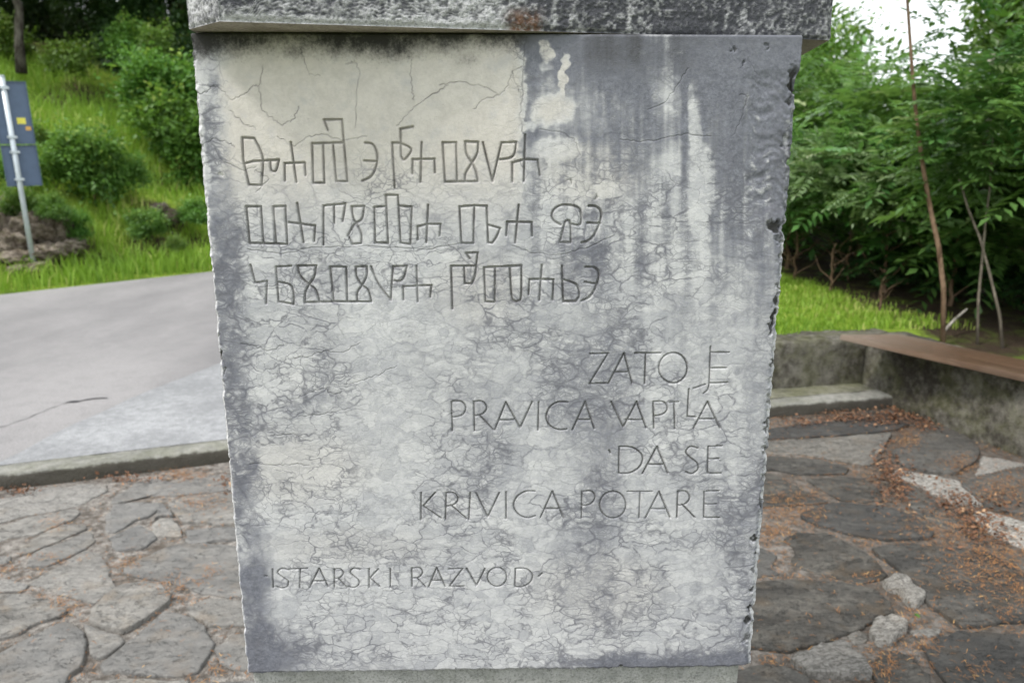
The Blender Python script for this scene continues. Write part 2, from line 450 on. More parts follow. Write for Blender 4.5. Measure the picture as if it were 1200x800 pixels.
MAT = dict(
    slab=slab_material('weathered_limestone'), groove=slab_material('carved_groove', True),
    cap=tooled_material(),
    soffit=rough_stone('pale_underside_limestone', (0.30, 0.27, 0.22), (0.50, 0.46, 0.39), scale=2.5),
    base=rough_stone('base_limestone', (0.20, 0.205, 0.19), (0.36, 0.36, 0.34), mossamt=0.15, scale=2.0),
    flag=flag_material(), mortar=mortar_material(), asphalt=asphalt_material(),
    apron=concrete_material('pale_concrete', (0.22, 0.224, 0.229), (0.34, 0.345, 0.35)),
    kerb=concrete_material('kerb_concrete', (0.17, 0.17, 0.15), (0.30, 0.295, 0.265), 0.25, 0.068),
    step=concrete_material('mossy_step', (0.10, 0.10, 0.07), (0.24, 0.235, 0.18), 0.4),
    wall=concrete_material('mossy_concrete', (0.032, 0.028, 0.021), (0.19, 0.18, 0.15), 0.35),
    rock=rough_stone('hill_rock', (0.05, 0.035, 0.022), (0.29, 0.25, 0.20), (0.06, 0.06, 0.018), 0.9, 2.2),
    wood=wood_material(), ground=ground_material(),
    bark=bark_material('grey_bark', (0.10, 0.085, 0.065), (0.22, 0.19, 0.15)),
    stem=bark_material('brown_stem', (0.12, 0.075, 0.045), (0.25, 0.17, 0.11)),
    dark_bark=bark_material('dark_mottled_bark', (0.030, 0.024, 0.018), (0.13, 0.12, 0.10)),
    pale_bark=bark_material('pale_bark', (0.20, 0.18, 0.15), (0.42, 0.39, 0.34)),
    frond=leaf_material('feathery_leaf', (0.035, 0.11, 0.024), (0.21, 0.38, 0.11), (0.50, 0.58, 0.30), 0.45, 0.34),  # the pale third colour paints glossy highlights on some leaves
    palefrond=leaf_material('pale_feathery_leaf', (0.09, 0.19, 0.06), (0.32, 0.46, 0.22), (0.55, 0.60, 0.38), 0.42, 0.35),  # paler copy of the feathery leaf, highlights put into its colour
    darkfrond=leaf_material('shade_fern_leaf', (0.015, 0.05, 0.015), (0.05, 0.12, 0.035), (0.12, 0.18, 0.05), 0.3, 0.4),
    leaf=leaf_material('broad_leaf', (0.04, 0.12, 0.018), (0.19, 0.36, 0.06), (0.38, 0.46, 0.08), 0.42),
    darkleaf=leaf_material('dark_leaf', (0.010, 0.030, 0.008), (0.035, 0.085, 0.018), (0.10, 0.12, 0.02), 0.2),
    brightleaf=leaf_material('fresh_leaf', (0.06, 0.13, 0.02), (0.16, 0.30, 0.04), (0.34, 0.42, 0.06)),
    grass=leaf_material('grass_blade', (0.13, 0.24, 0.022), (0.34, 0.50, 0.05), (0.55, 0.52, 0.18), 0.40, 0.6),
    needle=leaf_material('dry_needle', (0.10, 0.036, 0.016), (0.34, 0.13, 0.05), (0.46, 0.27, 0.12), 0.0, 0.8),
    litter=leaf_material('dry_leaf', (0.055, 0.028, 0.016), (0.20, 0.085, 0.035), (0.50, 0.32, 0.18), 0.0, 0.7),
    signback=plain('painted_sign_back', (0.085, 0.125, 0.195), 0.4),
    galv=plain('galvanised_steel', (0.50, 0.55, 0.58), 0.35, 0.5, 0.35),
    sticker=plain('yellow_sticker', (0.72, 0.66, 0.10), 0.5),
    sticker2=plain('orange_sticker', (0.70, 0.40, 0.10), 0.5),
    sealant=plain('dark_crack_filler', (0.03, 0.03, 0.032), 0.8),
)

# ================================================================== THE STONE PILLAR
YP, TH = 1.10, R(1.2)
ux, uy = math.cos(TH), math.sin(TH)
pillar = empty('inscribed_stone_pillar', (0, YP, 0), TH)
tag(pillar, 'weathered grey limestone pillar carved with old script and rows of capital letters', 'monument')

def on_slab(px, py):
    """photo position -> (u, z) on the slab's front plane"""
    d = ray(px, py)
    t = (YP * ux) / (d.y * ux - d.x * uy)
    p = EYE + d * t
    return ((p.x * ux + (p.y - YP) * uy), p.z)

def to_photo(u, z):
    x = u * ux; y = YP + u * uy
    dz = z - EYE.z
    dep = y * CP - dz * SP
    upc = y * SP + dz * CP
    return 600 + FPX * x / dep, 400 - FPX * upc / dep

cl = [on_slab(222, 38), on_slab(288, 788), on_slab(942, 42), on_slab(880, 783)]
UL = (cl[0][0] + cl[1][0]) / 2; UR = (cl[2][0] + cl[3][0]) / 2
ZT = (cl[0][1] + cl[2][1]) / 2; ZB = (cl[1][1] + cl[3][1]) / 2
print('slab', [tuple(round(c, 3) for c in a) for a in cl], UL, UR, ZB, ZT)

# --- the lettering: strokes measured off the photograph, one list per carved line
def S(*pts): return list(pts)

def arc(cx, cy, rx, ry, a0=0, a1=360, n=20):
    return [(cx + rx * math.cos(R(a0 + (a1 - a0) * i / n)), cy + ry * math.sin(R(a0 + (a1 - a0) * i / n))) for i in range(n + 1)]

def smooth_pts(p, n=5):
    if len(p) < 3: return p
    out = []
    for i in range(len(p) - 1):
        p0 = p[max(i - 1, 0)]; p1 = p[i]; p2 = p[i + 1]; p3 = p[min(i + 2, len(p) - 1)]
        for j in range(n):
            t = j / n
            out.append(tuple(0.5 * ((2 * p1[c]) + (-p0[c] + p2[c]) * t + (2 * p0[c] - 5 * p1[c] + 4 * p2[c] - p3[c]) * t * t + (-p0[c] + 3 * p1[c] - 3 * p2[c] + p3[c]) * t ** 3) for c in (0, 1)))
    out.append(p[-1])
    return out

def C(*pts): return smooth_pts(list(pts))

G3 = (250, 120, 4.444); G2 = (450, 120, 4.444); GA = (270, 220, 4.792); GB = (490, 220, 4.792)
GL = (480, 390, 2.857); GI = (250, 600, 3.0)
LINES = []
LINES.append(('glagolitic_line', 'top row of angular old Slavic script', 0.0021, [
    (G3, [C((212, 188), (245, 250), (258, 310), (250, 432)), S((150, 185), (155, 300), (185, 430), (250, 432)), S((150, 185), (212, 188)),
          S((160, 320), (205, 308), (340, 300)), C((340, 300), (330, 345), (318, 360), (300, 352), (295, 310)),
          S((403, 210), (432, 415)), S((372, 408), (370, 318), (475, 315), (480, 380)),
          S((513, 215), (520, 420), (578, 420), (570, 220)), S((513, 215), (675, 210)), S((622, 220), (640, 412), (697, 412), (668, 90), (575, 92), (595, 145)),
          C((790, 212), (830, 220), (852, 270), (848, 330), (822, 385), (775, 410)), S((785, 305), (850, 308))]),
    (G2, [S((150, 128), (85, 140), (88, 280)), C((88, 280), (100, 300), (120, 285), (140, 243), (85, 215), (42, 212)), S((42, 212), (55, 445)),
          S((195, 210), (190, 415)), S((148, 372), (148, 298), (262, 295), (265, 365)),
          S((305, 210), (375, 210), (380, 412)), S((305, 210), (318, 415), (488, 412)),
          C((488, 412), (480, 365), (460, 320), (430, 270), (422, 205)), S((422, 205), (490, 208)), C((490, 208), (485, 265), (458, 315), (425, 370), (422, 412)),
          S((515, 210), (565, 410), (612, 210), (688, 208)), C((688, 208), (680, 265), (655, 290), (605, 298)),
          S((735, 170), (728, 410)), S((668, 412), (668, 315), (730, 298), (800, 300), (812, 380))])]))
LINES.append(('glagolitic_line', 'second row of angular old Slavic script', 0.0021, [
    (GA, [S((88, 107), (108, 312), (255, 315)), S((185, 315), (170, 107), (88, 107)), S((255, 315), (240, 107), (308, 105), (318, 318), (255, 315)),
          S((375, 88), (410, 308)), S((328, 195), (400, 205), (475, 215), (470, 300)),
          S((522, 322), (522, 102), (645, 90), (630, 190)), S((580, 98), (583, 200)),
          S((680, 107), (750, 105)), C((750, 105), (738, 175), (695, 207), (660, 270)), C((680, 107), (690, 170), (712, 210), (735, 260), (735, 312)), S((735, 312), (685, 318), (665, 275)),
          S((808, 110), (812, 308), (885, 312), (872, 42), (940, 42), (955, 310), (1010, 318), (1018, 108), (950, 103)), S((808, 110), (870, 105)),
          S((1110, 98), (1100, 308)), S((1052, 292), (1050, 220), (1105, 205), (1180, 205), (1175, 270))]),
    (GB, [S((232, 107), (243, 312), (310, 312), (315, 110)), S((232, 107), (320, 100), (385, 103), (393, 308), (415, 312)), C((415, 312), (440, 275), (460, 228)), S((460, 228), (395, 210)),
          S((565, 98), (545, 308)), S((495, 268), (500, 192), (638, 195), (640, 270)),
          C((800, 208), (765, 188), (750, 155), (765, 120), (800, 100), (840, 97), (880, 105), (912, 130), (910, 205), (865, 205)),
          S((795, 308), (825, 190)), C((825, 190), (840, 184), (855, 205), (858, 308)), S((858, 308), (795, 308)),
          C((960, 103), (1000, 108), (1028, 140), (1018, 200), (985, 270), (950, 300), (918, 308)), S((950, 198), (1022, 200))])]))
LINES.append(('glagolitic_line', 'third row of angular old Slavic script', 0.0021, [
    (GA, [S((112, 435), (140, 535), (205, 525), (200, 650)), S((340, 440), (255, 445), (270, 640), (355, 655)), C((355, 655), (352, 580), (330, 545), (270, 530)),
          S((375, 440), (480, 438)), C((480, 438), (470, 500), (440, 547), (420, 590), (418, 645)), C((375, 440), (392, 495), (440, 545), (480, 575), (500, 640)),
          S((418, 645), (580, 640), (790, 640)), C((790, 640), (775, 580), (738, 548), (708, 500), (703, 445)), S((703, 445), (765, 443)),
          C((765, 443), (765, 495), (738, 548), (712, 590), (712, 640)), S((580, 640), (560, 445), (650, 445), (655, 640)),
          C((790, 443), (830, 540), (900, 630)), S((900, 630), (912, 443), (990, 440)), C((990, 440), (975, 500), (950, 525), (920, 522)),
          S((1045, 440), (1052, 640)), S((972, 630), (970, 555), (1128, 548), (1122, 615))]),
    (GB, [S((192, 680), (185, 440), (325, 440)), S((258, 445), (262, 538), (300, 540)), C((300, 540), (318, 500), (325, 440), (335, 365)), S((335, 365), (268, 368)), S((268, 368), (290, 400)),
          S((370, 448), (378, 640), (430, 642), (432, 450)), S((370, 448), (580, 438)), C((580, 438), (578, 610), (560, 635), (540, 637), (525, 605), (515, 450)),
          S((695, 435), (680, 630)), S((620, 598), (625, 515), (760, 515), (755, 630)),
          S((808, 440), (815, 638), (885, 638)), C((885, 638), (905, 600), (888, 545), (820, 518)),
          C((940, 445), (990, 450), (1015, 485), (1000, 550), (965, 610), (918, 635)), S((935, 530), (1000, 540))])]))
LINES.append(('latin_line', 'capitals reading ZATO JE', 0.0016, [(GL, [
    S((605, 70), (665, 68), (602, 170), (662, 168)), S((665, 170), (718, 68), (745, 168)), S((690, 132), (735, 130)),
    S((755, 68), (840, 67)), S((790, 68), (787, 170)), arc(882, 117, 48, 51), S((1008, 46), (1003, 170)), C((1003, 170), (998, 190), (985, 202)), S((950, 186), (990, 172)),
    S((1008, 65), (1070, 65)), S((1006, 118), (1060, 117)), S((1004, 168), (1064, 166))])]))
LINES.append(('latin_line', 'capitals reading PRAVICA VAPILA', 0.0016, [(GL, [
    S((140, 230), (143, 328)), C((140, 230), (172, 230), (188, 250), (176, 275), (143, 283)),
    S((215, 230), (217, 328)), C((215, 230), (243, 230), (258, 250), (246, 270), (220, 278)), S((235, 278), (280, 325)),
    S((285, 325), (322, 232), (370, 318), (410, 232)), S((298, 292), (352, 290)), S((432, 232), (430, 326)),
    C((530, 232), (495, 232), (467, 252), (457, 285), (472, 313), (500, 324), (526, 322)),
    S((545, 325), (588, 230), (618, 320)), S((562, 290), (605, 290)), S((675, 230), (715, 315), (760, 230), (792, 318)), S((722, 290), (780, 290)),
    S((815, 230), (818, 320)), C((815, 230), (848, 230), (863, 250), (850, 270), (818, 278)), S((872, 232), (900, 230)), S((885, 232), (888, 320)),
    S((935, 188), (930, 280), (958, 281)), S((950, 320), (998, 230), (1040, 320)), S((968, 288), (1022, 288))])]))
LINES.append(('latin_line', 'capitals reading DA SE', 0.0016, [(GL, [
    S((702, 380), (700, 470)), C((702, 380), (745, 383), (775, 405), (780, 425), (768, 450), (738, 468), (700, 470)),
    S((780, 470), (828, 380), (865, 470)), S((797, 440), (850, 440)), C((965, 386), (940, 380), (925, 398), (940, 418), (962, 435), (966, 455), (945, 471), (925, 465)),
    S((1045, 378), (1000, 380), (998, 470), (1042, 470)), S((1000, 422), (1035, 420)), S((668, 393), (672, 402))])]))
LINES.append(('latin_line', 'capitals reading KRIVICA POTARE', 0.0016, [(GL, [
    S((38, 535), (38, 625)), S((85, 535), (45, 580), (105, 620)), S((122, 535), (120, 625)), C((122, 535), (148, 535), (162, 555), (150, 573), (125, 580)), S((140, 578), (190, 622)),
    S((203, 535), (198, 625)), S((222, 535), (262, 615), (300, 535)), S((323, 532), (323, 620)), C((420, 530), (388, 530), (358, 550), (348, 580), (365, 608), (395, 618), (420, 612)),
    S((438, 618), (478, 530), (515, 618)), S((452, 588), (500, 588)), S((577, 530), (575, 618)), C((577, 530), (608, 530), (621, 550), (606, 572), (577, 578)),
    arc(680, 575, 44, 45), S((730, 530), (812, 530)), S((772, 530), (768, 618)), S((790, 618), (835, 530), (872, 618)), S((806, 588), (858, 588)),
    S((898, 530), (895, 618)), C((898, 530), (924, 530), (938, 550), (925, 570), (900, 577)), S((915, 577), (955, 618)),
    S((1035, 528), (987, 530), (985, 618), (1037, 618)), S((985, 573), (1026, 572))])]))
LINES.append(('latin_line', 'small capitals reading ISTARSKI RAZVOD', 0.0015, [(GI, [
    S((208, 200), (210, 265)), C((265, 203), (240, 198), (225, 212), (242, 228), (262, 242), (260, 260), (238, 266), (222, 260)),
    S((270, 200), (330, 197)), S((305, 198), (303, 265)), S((338, 265), (372, 197), (403, 262)), S((350, 242), (392, 241)),
    S((425, 200), (425, 265)), C((425, 200), (446, 200), (456, 215), (445, 230), (425, 234)), S((438, 233), (470, 265)),
    C((515, 202), (492, 198), (480, 212), (495, 227), (512, 242), (508, 258), (490, 265), (475, 260)),
    S((547, 200), (547, 265)), S((580, 200), (550, 232), (585, 262)), S((622, 200), (622, 265)),
    S((697, 197), (698, 262)), C((697, 197), (724, 196), (735, 212), (722, 229), (700, 232)), S((715, 232), (745, 262)),
    S((757, 262), (785, 195), (815, 262)), S((767, 240), (805, 240)), S((828, 200), (877, 198), (830, 260), (880, 260)), S((890, 198), (925, 258), (955, 198)),
    arc(997, 228, 34, 33), S((1062, 198), (1060, 262)), C((1062, 198), (1100, 200), (1122, 222), (1112, 248), (1085, 262), (1060, 262)),
    S((1143, 226), (1156, 214)), S((183, 222), (188, 224))])]))

# --- front surface as a fine grid with real cut grooves, chips and hollows
STEP = 0.00112
NU = int((UR - UL) / STEP) + 1; NZ = int((ZT - ZB) / STEP) + 1
gu = np.linspace(UL, UR, NU); gz = np.linspace(ZB, ZT, NZ)
U, Z = np.meshgrid(gu, gz, indexing='ij')
dep0 = (YP + U * uy) * CP - (Z - EYE.z) * SP
PX = 600 + FPX * (U * ux) / dep0
PY = 400 - FPX * ((YP + U * uy) * SP + (Z - EYE.z) * CP) / dep0
WX = PX + 14 * (fbm(PX / 22, PY / 22, 3) - 0.5) + 5 * (vnoise(PX / 5, PY / 5, 9) - 0.5)
WY = PY + 14 * (fbm(PX / 22, PY / 22, 13) - 0.5) + 5 * (vnoise(PX / 5, PY / 5, 19) - 0.5)

def draw(strokes, hw, jit=0.0, seed=0):
    """distance field of polylines in slab units, only near the strokes"""
    D = np.full(U.shape, 9.0, np.float32)
    r_ = random.Random(seed)
    for st in strokes:
        for (a, b) in zip(st[:-1], st[1:]):
            ax, az = on_slab(*a); bx, bz = on_slab(*b)
            m = hw * 2.5 + 0.002
            i0 = max(0, int((min(ax, bx) - m - UL) / STEP)); i1 = min(NU, int((max(ax, bx) + m - UL) / STEP) + 2)
            j0 = max(0, int((min(az, bz) - m - ZB) / STEP)); j1 = min(NZ, int((max(az, bz) + m - ZB) / STEP) + 2)
            if i1 <= i0 or j1 <= j0: continue
            uu = U[i0:i1, j0:j1]; zz = Z[i0:i1, j0:j1]
            L2 = (bx - ax) ** 2 + (bz - az) ** 2 + 1e-12
            t = np.clip(((uu - ax) * (bx - ax) + (zz - az) * (bz - az)) / L2, 0, 1)
            d = np.hypot(uu - ax - t * (bx - ax), zz - az - t * (bz - az))
            D[i0:i1, j0:j1] = np.minimum(D[i0:i1, j0:j1], d)
    return D

depth = np.zeros_like(U)
groove = np.zeros_like(U)
owner = np.full(U.shape, -1, np.int16)
wob = 1 + 0.3 * (vnoise(PX / 9, PY / 9, 31) - 0.5)
for li, (nm, lab, hw, groups) in enumerate(LINES):
    sts = [[(g[0] + x / g[2], g[1] + y / g[2]) for x, y in st] for g, ss in groups for st in ss]
    D = draw(sts, hw) / (hw * wob)
    worn = 0.7 + 0.5 * vnoise(PX / 30, PY / 30, 60 + li)
    v = np.clip(1 - D, 0, 1)
    depth += v ** .8 * 0.0042 * worn
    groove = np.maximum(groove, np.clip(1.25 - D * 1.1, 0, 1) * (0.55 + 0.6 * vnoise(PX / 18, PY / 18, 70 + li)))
    owner[D < 1.05] = li

def jitter(poly, amp, seed, n=6):
    r_ = random.Random(seed); out = [poly[0]]
    for a, b in zip(poly[:-1], poly[1:]):
        for i in range(1, n + 1):
            t = i / n
            out.append((a[0] + (b[0] - a[0]) * t + (r_.uniform(-amp, amp) if i < n else 0), a[1] + (b[1] - a[1]) * t + (r_.uniform(-amp, amp) if i < n else 0)))
    return out
Z1 = (200, 0, 4.0); Z5 = (250, 380, 4.0); Z8 = (600, 0, 3.0)
CR = [(Z1, [(100, 430), (140, 442), (175, 425), (200, 400), (235, 420), (290, 470), (350, 440), (385, 405), (415, 400), (430, 310)]),
      (Z1, [(415, 405), (430, 520), (480, 560), (525, 590), (575, 560), (600, 500)]), (Z1, [(610, 230), (630, 300), (650, 350), (700, 355)]),
      (Z1, [(860, 280), (885, 330), (870, 430), (865, 600)]), (Z1, [(140, 690), (200, 650), (260, 665), (300, 690)]),
      (Z5, [(370, 350), (430, 330), (510, 300), (560, 325), (600, 318)]), (Z5, [(270, 520), (330, 515), (380, 515), (410, 530)]),
      (Z5, [(170, 655), (300, 660), (380, 655), (450, 660)]), (Z5, [(375, 155), (440, 155), (520, 125), (610, 132), (690, 85)]),
      (Z5, [(400, 430), (500, 425), (560, 410), (640, 395)]), (Z5, [(130, 90), (200, 105), (250, 125), (330, 100)]), (Z5, [(640, 280), (720, 255), (800, 225), (860, 195)]),
      (Z8, [(50, 130), (42, 200), (40, 330), (28, 400), (40, 470)]), (Z8, [(620, 240), (590, 290), (545, 355), (480, 385)]),
      (Z8, [(830, 205), (860, 260), (858, 300)]), (Z8, [(800, 335), (830, 340), (800, 430), (780, 475)]), (Z8, [(100, 455), (170, 465), (220, 490), (240, 545)]),
      (Z8, [(380, 490), (450, 500), (540, 485), (620, 470), (700, 480)]), ((0, 0, 1), [(290, 292), (330, 298), (365, 290), (430, 288), (500, 293), (540, 285)]),
      (Z1, [(1060, 590), (1110, 540), (1160, 490), (1230, 440), (1300, 400)]), (Z1, [(820, 300), (850, 290), (870, 300)]), (Z1, [(1130, 280), (1125, 340), (1130, 420), (1140, 470)]),
      ((0, 0, 1), [(515, 100), (540, 96), (570, 103), (585, 112), (596, 100), (600, 84), (612, 78)]), ((0, 0, 1), [(555, 128), (565, 118), (585, 112)]), ((0, 0, 1), [(600, 84), (606, 100), (612, 120)]),
      ((0, 0, 1), [(325, 160), (345, 172), (360, 160), (380, 158), (400, 165), (430, 160)]), ((0, 0, 1), [(270, 130), (285, 145), (300, 152)]), ((0, 0, 1), [(300, 200), (315, 210), (300, 225)]),
      ((0, 0, 1), [(600, 288), (625, 297), (660, 298), (690, 290), (720, 276)]), ((0, 0, 1), [(245, 165), (262, 190), (285, 200), (300, 196)])]
crack = np.zeros_like(U)
for i, (g, poly) in enumerate(CR):
    p = jitter([(g[0] + x / g[2], g[1] + y / g[2]) for x, y in poly], 1.3, i)
    D = draw([p], 0.0012)
    crack = np.maximum(crack, np.clip(1.1 - D / (0.0008 + 0.0006 * vnoise(PX / 12, PY / 12, 90 + i)), 0, 1) * (0.35 + 0.65 * vnoise(PX / 14, PY / 14, 120 + i)))

def blob(cx, cy, rx, ry, soft=0.5):
    d = np.sqrt(((WX - cx) / rx) ** 2 + ((WY - cy) / ry) ** 2)
    return 1 - sstep(1 - soft, 1 + soft, d)

le = 222 + (PY - 38) * 0.0878; re = 942 - (PY - 42) * 0.0837
eL = WX - le; eR = re - WX
big = fbm(PX / 90, PY / 160, 41); mid = fbm(PX / 34, PY / 50, 44)
streak = fbm(PX / 11, PY / 130, 47)
stain = 0.08 + 0.75 * np.clip(big - 0.42, 0, 1) + 0.25 * (mid - 0.45)
stain += 0.12 * sstep(480, 760, WX)
stain += 0.62 * (1 - sstep(22, 52, eL)) * (0.8 + 1.6 * (mid - .5) + .8 * (fbm(PX / 9, PY / 14, 63) - .5))
stain -= 0.75 * (1 - sstep(3, 11, eL)) * sstep(60, 90, PY) * (1 - sstep(230, 330, PY))
tr = sstep(598, 628, WX) * (1 - sstep(130, 255, WY + 40 * (big - .5)))
streak2 = fbm(PX / 4.5, PY / 90, 48)
stain += 0.42 * tr + (0.9 * (streak - .5) + .5 * (streak2 - .5)) * sstep(600, 640, PX) * (1 - sstep(250, 420, PY)) + 0.5 * tr * (mid - .45)
stain += 0.50 * tr * (1 - sstep(65, 125, WY)) + .25 * (streak - .5) * sstep(420, 700, PX)
stain += 0.30 * sstep(790, 850, WX) * (1 - sstep(230, 420, WY))
stain += 0.25 * (1 - sstep(20, 70, eR))
for a in ((670, 470, 45, 55, .35), (590, 520, 40, 45, .3), (675, 640, 40, 60, .38), (700, 320, 60, 40, .22), (560, 370, 45, 40, .18), (740, 400, 70, 40, .25),
          (320, 768, 45, 28, .75), (830, 776, 110, 12, .8), (720, 778, 60, 10, .5), (350, 470, 40, 16, .25), (610, 240, 25, 30, .3), (530, 200, 20, 12, .15),
          (560, 560, 40, 18, .25), (290, 690, 25, 22, .5), (840, 590, 40, 60, .15), (700, 250, 12, 60, .15), (470, 640, 90, 16, .14), (400, 655, 60, 14, .16),
          (770, 130, 60, 60, .2), (630, 295, 70, 12, .3), (690, 300, 22, 22, .35), (650, 160, 60, 9, .4)):
    stain += a[4] * (1 if a[1] > 700 and a[4] > .4 else .6) * blob(*a[:4], .9)
for a in ((639, 56, 8, 14, 1.3), (640, 78, 8, 9, .7), (661, 70, 5, 9, 1.2), (659, 93, 4, 22, 1.2), (648, 128, 24, 16, 1.5), (604, 70, 10, 13, 1.2), (604, 110, 10, 40, 1.2),
          (604, 140, 9, 26, 1.0), (620, 148, 12, 8, .7), (655, 175, 30, 14, .6), (690, 215, 36, 20, .3), (812, 120, 5, 38, .35), (818, 170, 8, 55, .55), (822, 225, 15, 50, .6), (824, 300, 12, 60, .3), (780, 195, 20, 14, .25), (700, 185, 24, 16, .2), (840, 75, 4, 30, .3),
          (870, 110, 20, 26, .2), (430, 520, 90, 60, .15), (330, 440, 40, 30, .25), (320, 540, 40, 22, .2)):
    stain -= a[4] * blob(*a[:4], .4)
cream = sstep(245, 275, WX) * (1 - sstep(600, 620, WX)) * (1 - sstep(170, 290, WY)) * 0.95
cream = np.maximum(cream, 0.8 * blob(648, 128, 24, 16)); cream = np.maximum(cream, .8 * blob(639, 56, 8, 14)); cream = np.maximum(cream, .8 * blob(660, 90, 6, 26))
cream = np.maximum(cream, 0.5 * blob(690, 200, 60, 40)); cream = np.maximum(cream, 0.35 * blob(560, 340, 50, 40)); cream = np.maximum(cream, 0.35 * blob(350, 550, 80, 40))
cream = np.maximum(cream, 0.3 * blob(700, 690, 80, 40)); cream = np.maximum(cream, 0.25 * blob(400, 640, 100, 20))
cream += 0.25 * (big - .5)
vein = 0.9 - 0.82 * sstep(245, 275, WX) * (1 - sstep(590, 612, WX)) * (1 - sstep(150, 235, WY))
vein -= 0.45 * tr
vein *= .45 + .75 * sstep(.36, .56, fbm(PX / 75, PY / 75, 66))
cream_area = sstep(250, 272, WX) * (1 - sstep(590, 612, WX)) * (1 - sstep(160, 230, WY))
stain = stain * (1 - 0.85 * cream_area)
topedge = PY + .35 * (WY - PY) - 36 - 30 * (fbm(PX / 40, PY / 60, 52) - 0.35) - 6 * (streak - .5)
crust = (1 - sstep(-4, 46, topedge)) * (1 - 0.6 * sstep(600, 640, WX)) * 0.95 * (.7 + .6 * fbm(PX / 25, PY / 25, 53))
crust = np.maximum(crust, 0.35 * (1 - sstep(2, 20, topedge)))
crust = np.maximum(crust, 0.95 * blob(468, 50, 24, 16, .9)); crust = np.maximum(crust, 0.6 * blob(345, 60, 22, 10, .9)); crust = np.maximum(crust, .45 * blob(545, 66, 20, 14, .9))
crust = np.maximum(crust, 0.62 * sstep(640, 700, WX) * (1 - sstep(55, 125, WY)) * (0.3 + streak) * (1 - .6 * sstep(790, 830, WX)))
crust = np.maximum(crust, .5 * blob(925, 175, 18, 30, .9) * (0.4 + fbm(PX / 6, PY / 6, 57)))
# chips on the right arris and elsewhere
chips = [(931, 96, 7, 20, .006, 1), (927, 118, 4, 8, .004, .8), (921, 165, 5, 12, .003, .35), (911, 266, 11, 9, .006, .95), (914, 280, 6, 7, .004, .6),
         (917, 300, 3.5, 6, .004, .6), (913, 335, 4, 4, .004, .8), (911, 352, 5, 8, .005, .8), (908, 372, 4.5, 14, .006, 1), (904, 384, 4, 8, .004, .8), (906, 425, 3.5, 7, .004, .7),
         (903, 470, 4, 10, .004, .5), (900, 500, 4, 12, .005, .8), (897, 530, 3.5, 8, .004, .6), (896, 560, 3, 7, .004, .5), (893, 592, 3, 8, .005, .7),
         (884, 633, 5, 5, .004, .9), (886, 650, 3, 5, .004, .9), (884, 667, 3, 5, .004, .6), (882, 690, 3, 5, .004, .9), (880, 714, 2.5, 6, .004, .9),
         (877, 728, 4.5, 6, .005, .9), (875, 748, 5, 8, .004, .7), (257, 418, 3, 11, .005, .9), (262, 436, 2.5, 7, .003, .6), (258, 205, 2, 5, .002, 0), (225, 62, 3, 12, .003, 0),
         (728, 783, 5, 4, .003, .9), (900, 55, 3, 3, .002, .4), (861, 60, 3, 3, .002, .6), (872, 75, 3, 3, .002, .5), (700, 232, 2.5, 4, .001, .6), (668, 213, 3, 4, .001, .6)]
JX = PX + 7 * (vnoise(PX / 4, PY / 4, 201) - .5); JY = PY + 7 * (vnoise(PX / 4, PY / 4, 202) - .5)
for cx, cy, rx, ry, dp, dk in chips:
    d = np.sqrt(((JX - cx) / rx) ** 2 + ((JY - cy) / ry) ** 2)
    f = 1 - sstep(0.55, 1.15, d)
    depth += f * dp
    crust = np.maximum(crust, dk * (1 - sstep(0.5, 1.05, d)))
    stain -= 0.5 * (1 - dk) * f
# rippled, worn hollows down the right side and a broken arris
rip = np.sin((PY + 5 * np.sin(PX / 5.3) + 9 * np.sin(PX / 17) + 26 * fbm(PX / 26, PY / 26, 77)) / 2.3)
rip_m = sstep(868, 890, WX) * sstep(75, 100, PY) * (1 - sstep(230, 262, PY))
depth += rip_m * (0.0008 * (rip * 0.5 + 0.5) + 0.0035 * fbm(PX / 15, PY / 15, 79))
stain += rip_m * (-0.05 + 0.55 * rip * sstep(.45, .75, fbm(PX / 9, PY / 9, 83)) + .9 * (fbm(PX / 5, PY / 3, 84) - .5))
rough_e = fbm(PX / 7, PY / 7, 81)
raw = (re - PX); rawl = (PX - le)
depth += (1 - sstep(0, 7 + 12 * (rough_e - .4), raw)) * (0.003 + 0.007 * rough_e) * sstep(60, 120, PY)
depth += (1 - sstep(0, 3 + 9 * (rough_e - .35), rawl)) * (0.002 + 0.007 * rough_e)
bot = np.abs(Z - ZB); top = np.abs(ZT - Z)
depth += (1 - sstep(0, 0.003 + 0.004 * rough_e, bot)) * 0.004 * rough_e * 2
depth += (1 - sstep(0, 0.0025, top)) * 0.0015
edgepale = np.maximum((1 - sstep(0, 4, rawl)), 0.8 * (1 - sstep(0, 5, raw)) * sstep(250, 330, PY) * (rough_e > .42))
stain -= edgepale * 1.0
vein *= (1 - edgepale)
stain -= 0.5 * (1 - sstep(0, .004, top)) * sstep(640, 660, PX)
depth += 0.0009 * (fbm(PX / 60, PY / 60, 91) - .5) * 2 + 0.0004 * (fbm(PX / 8, PY / 8, 92) - .5)
stain = np.clip(stain, 0, 1.05); cream = np.clip(cream, 0, 1); vein = np.clip(vein, 0.04, 1)
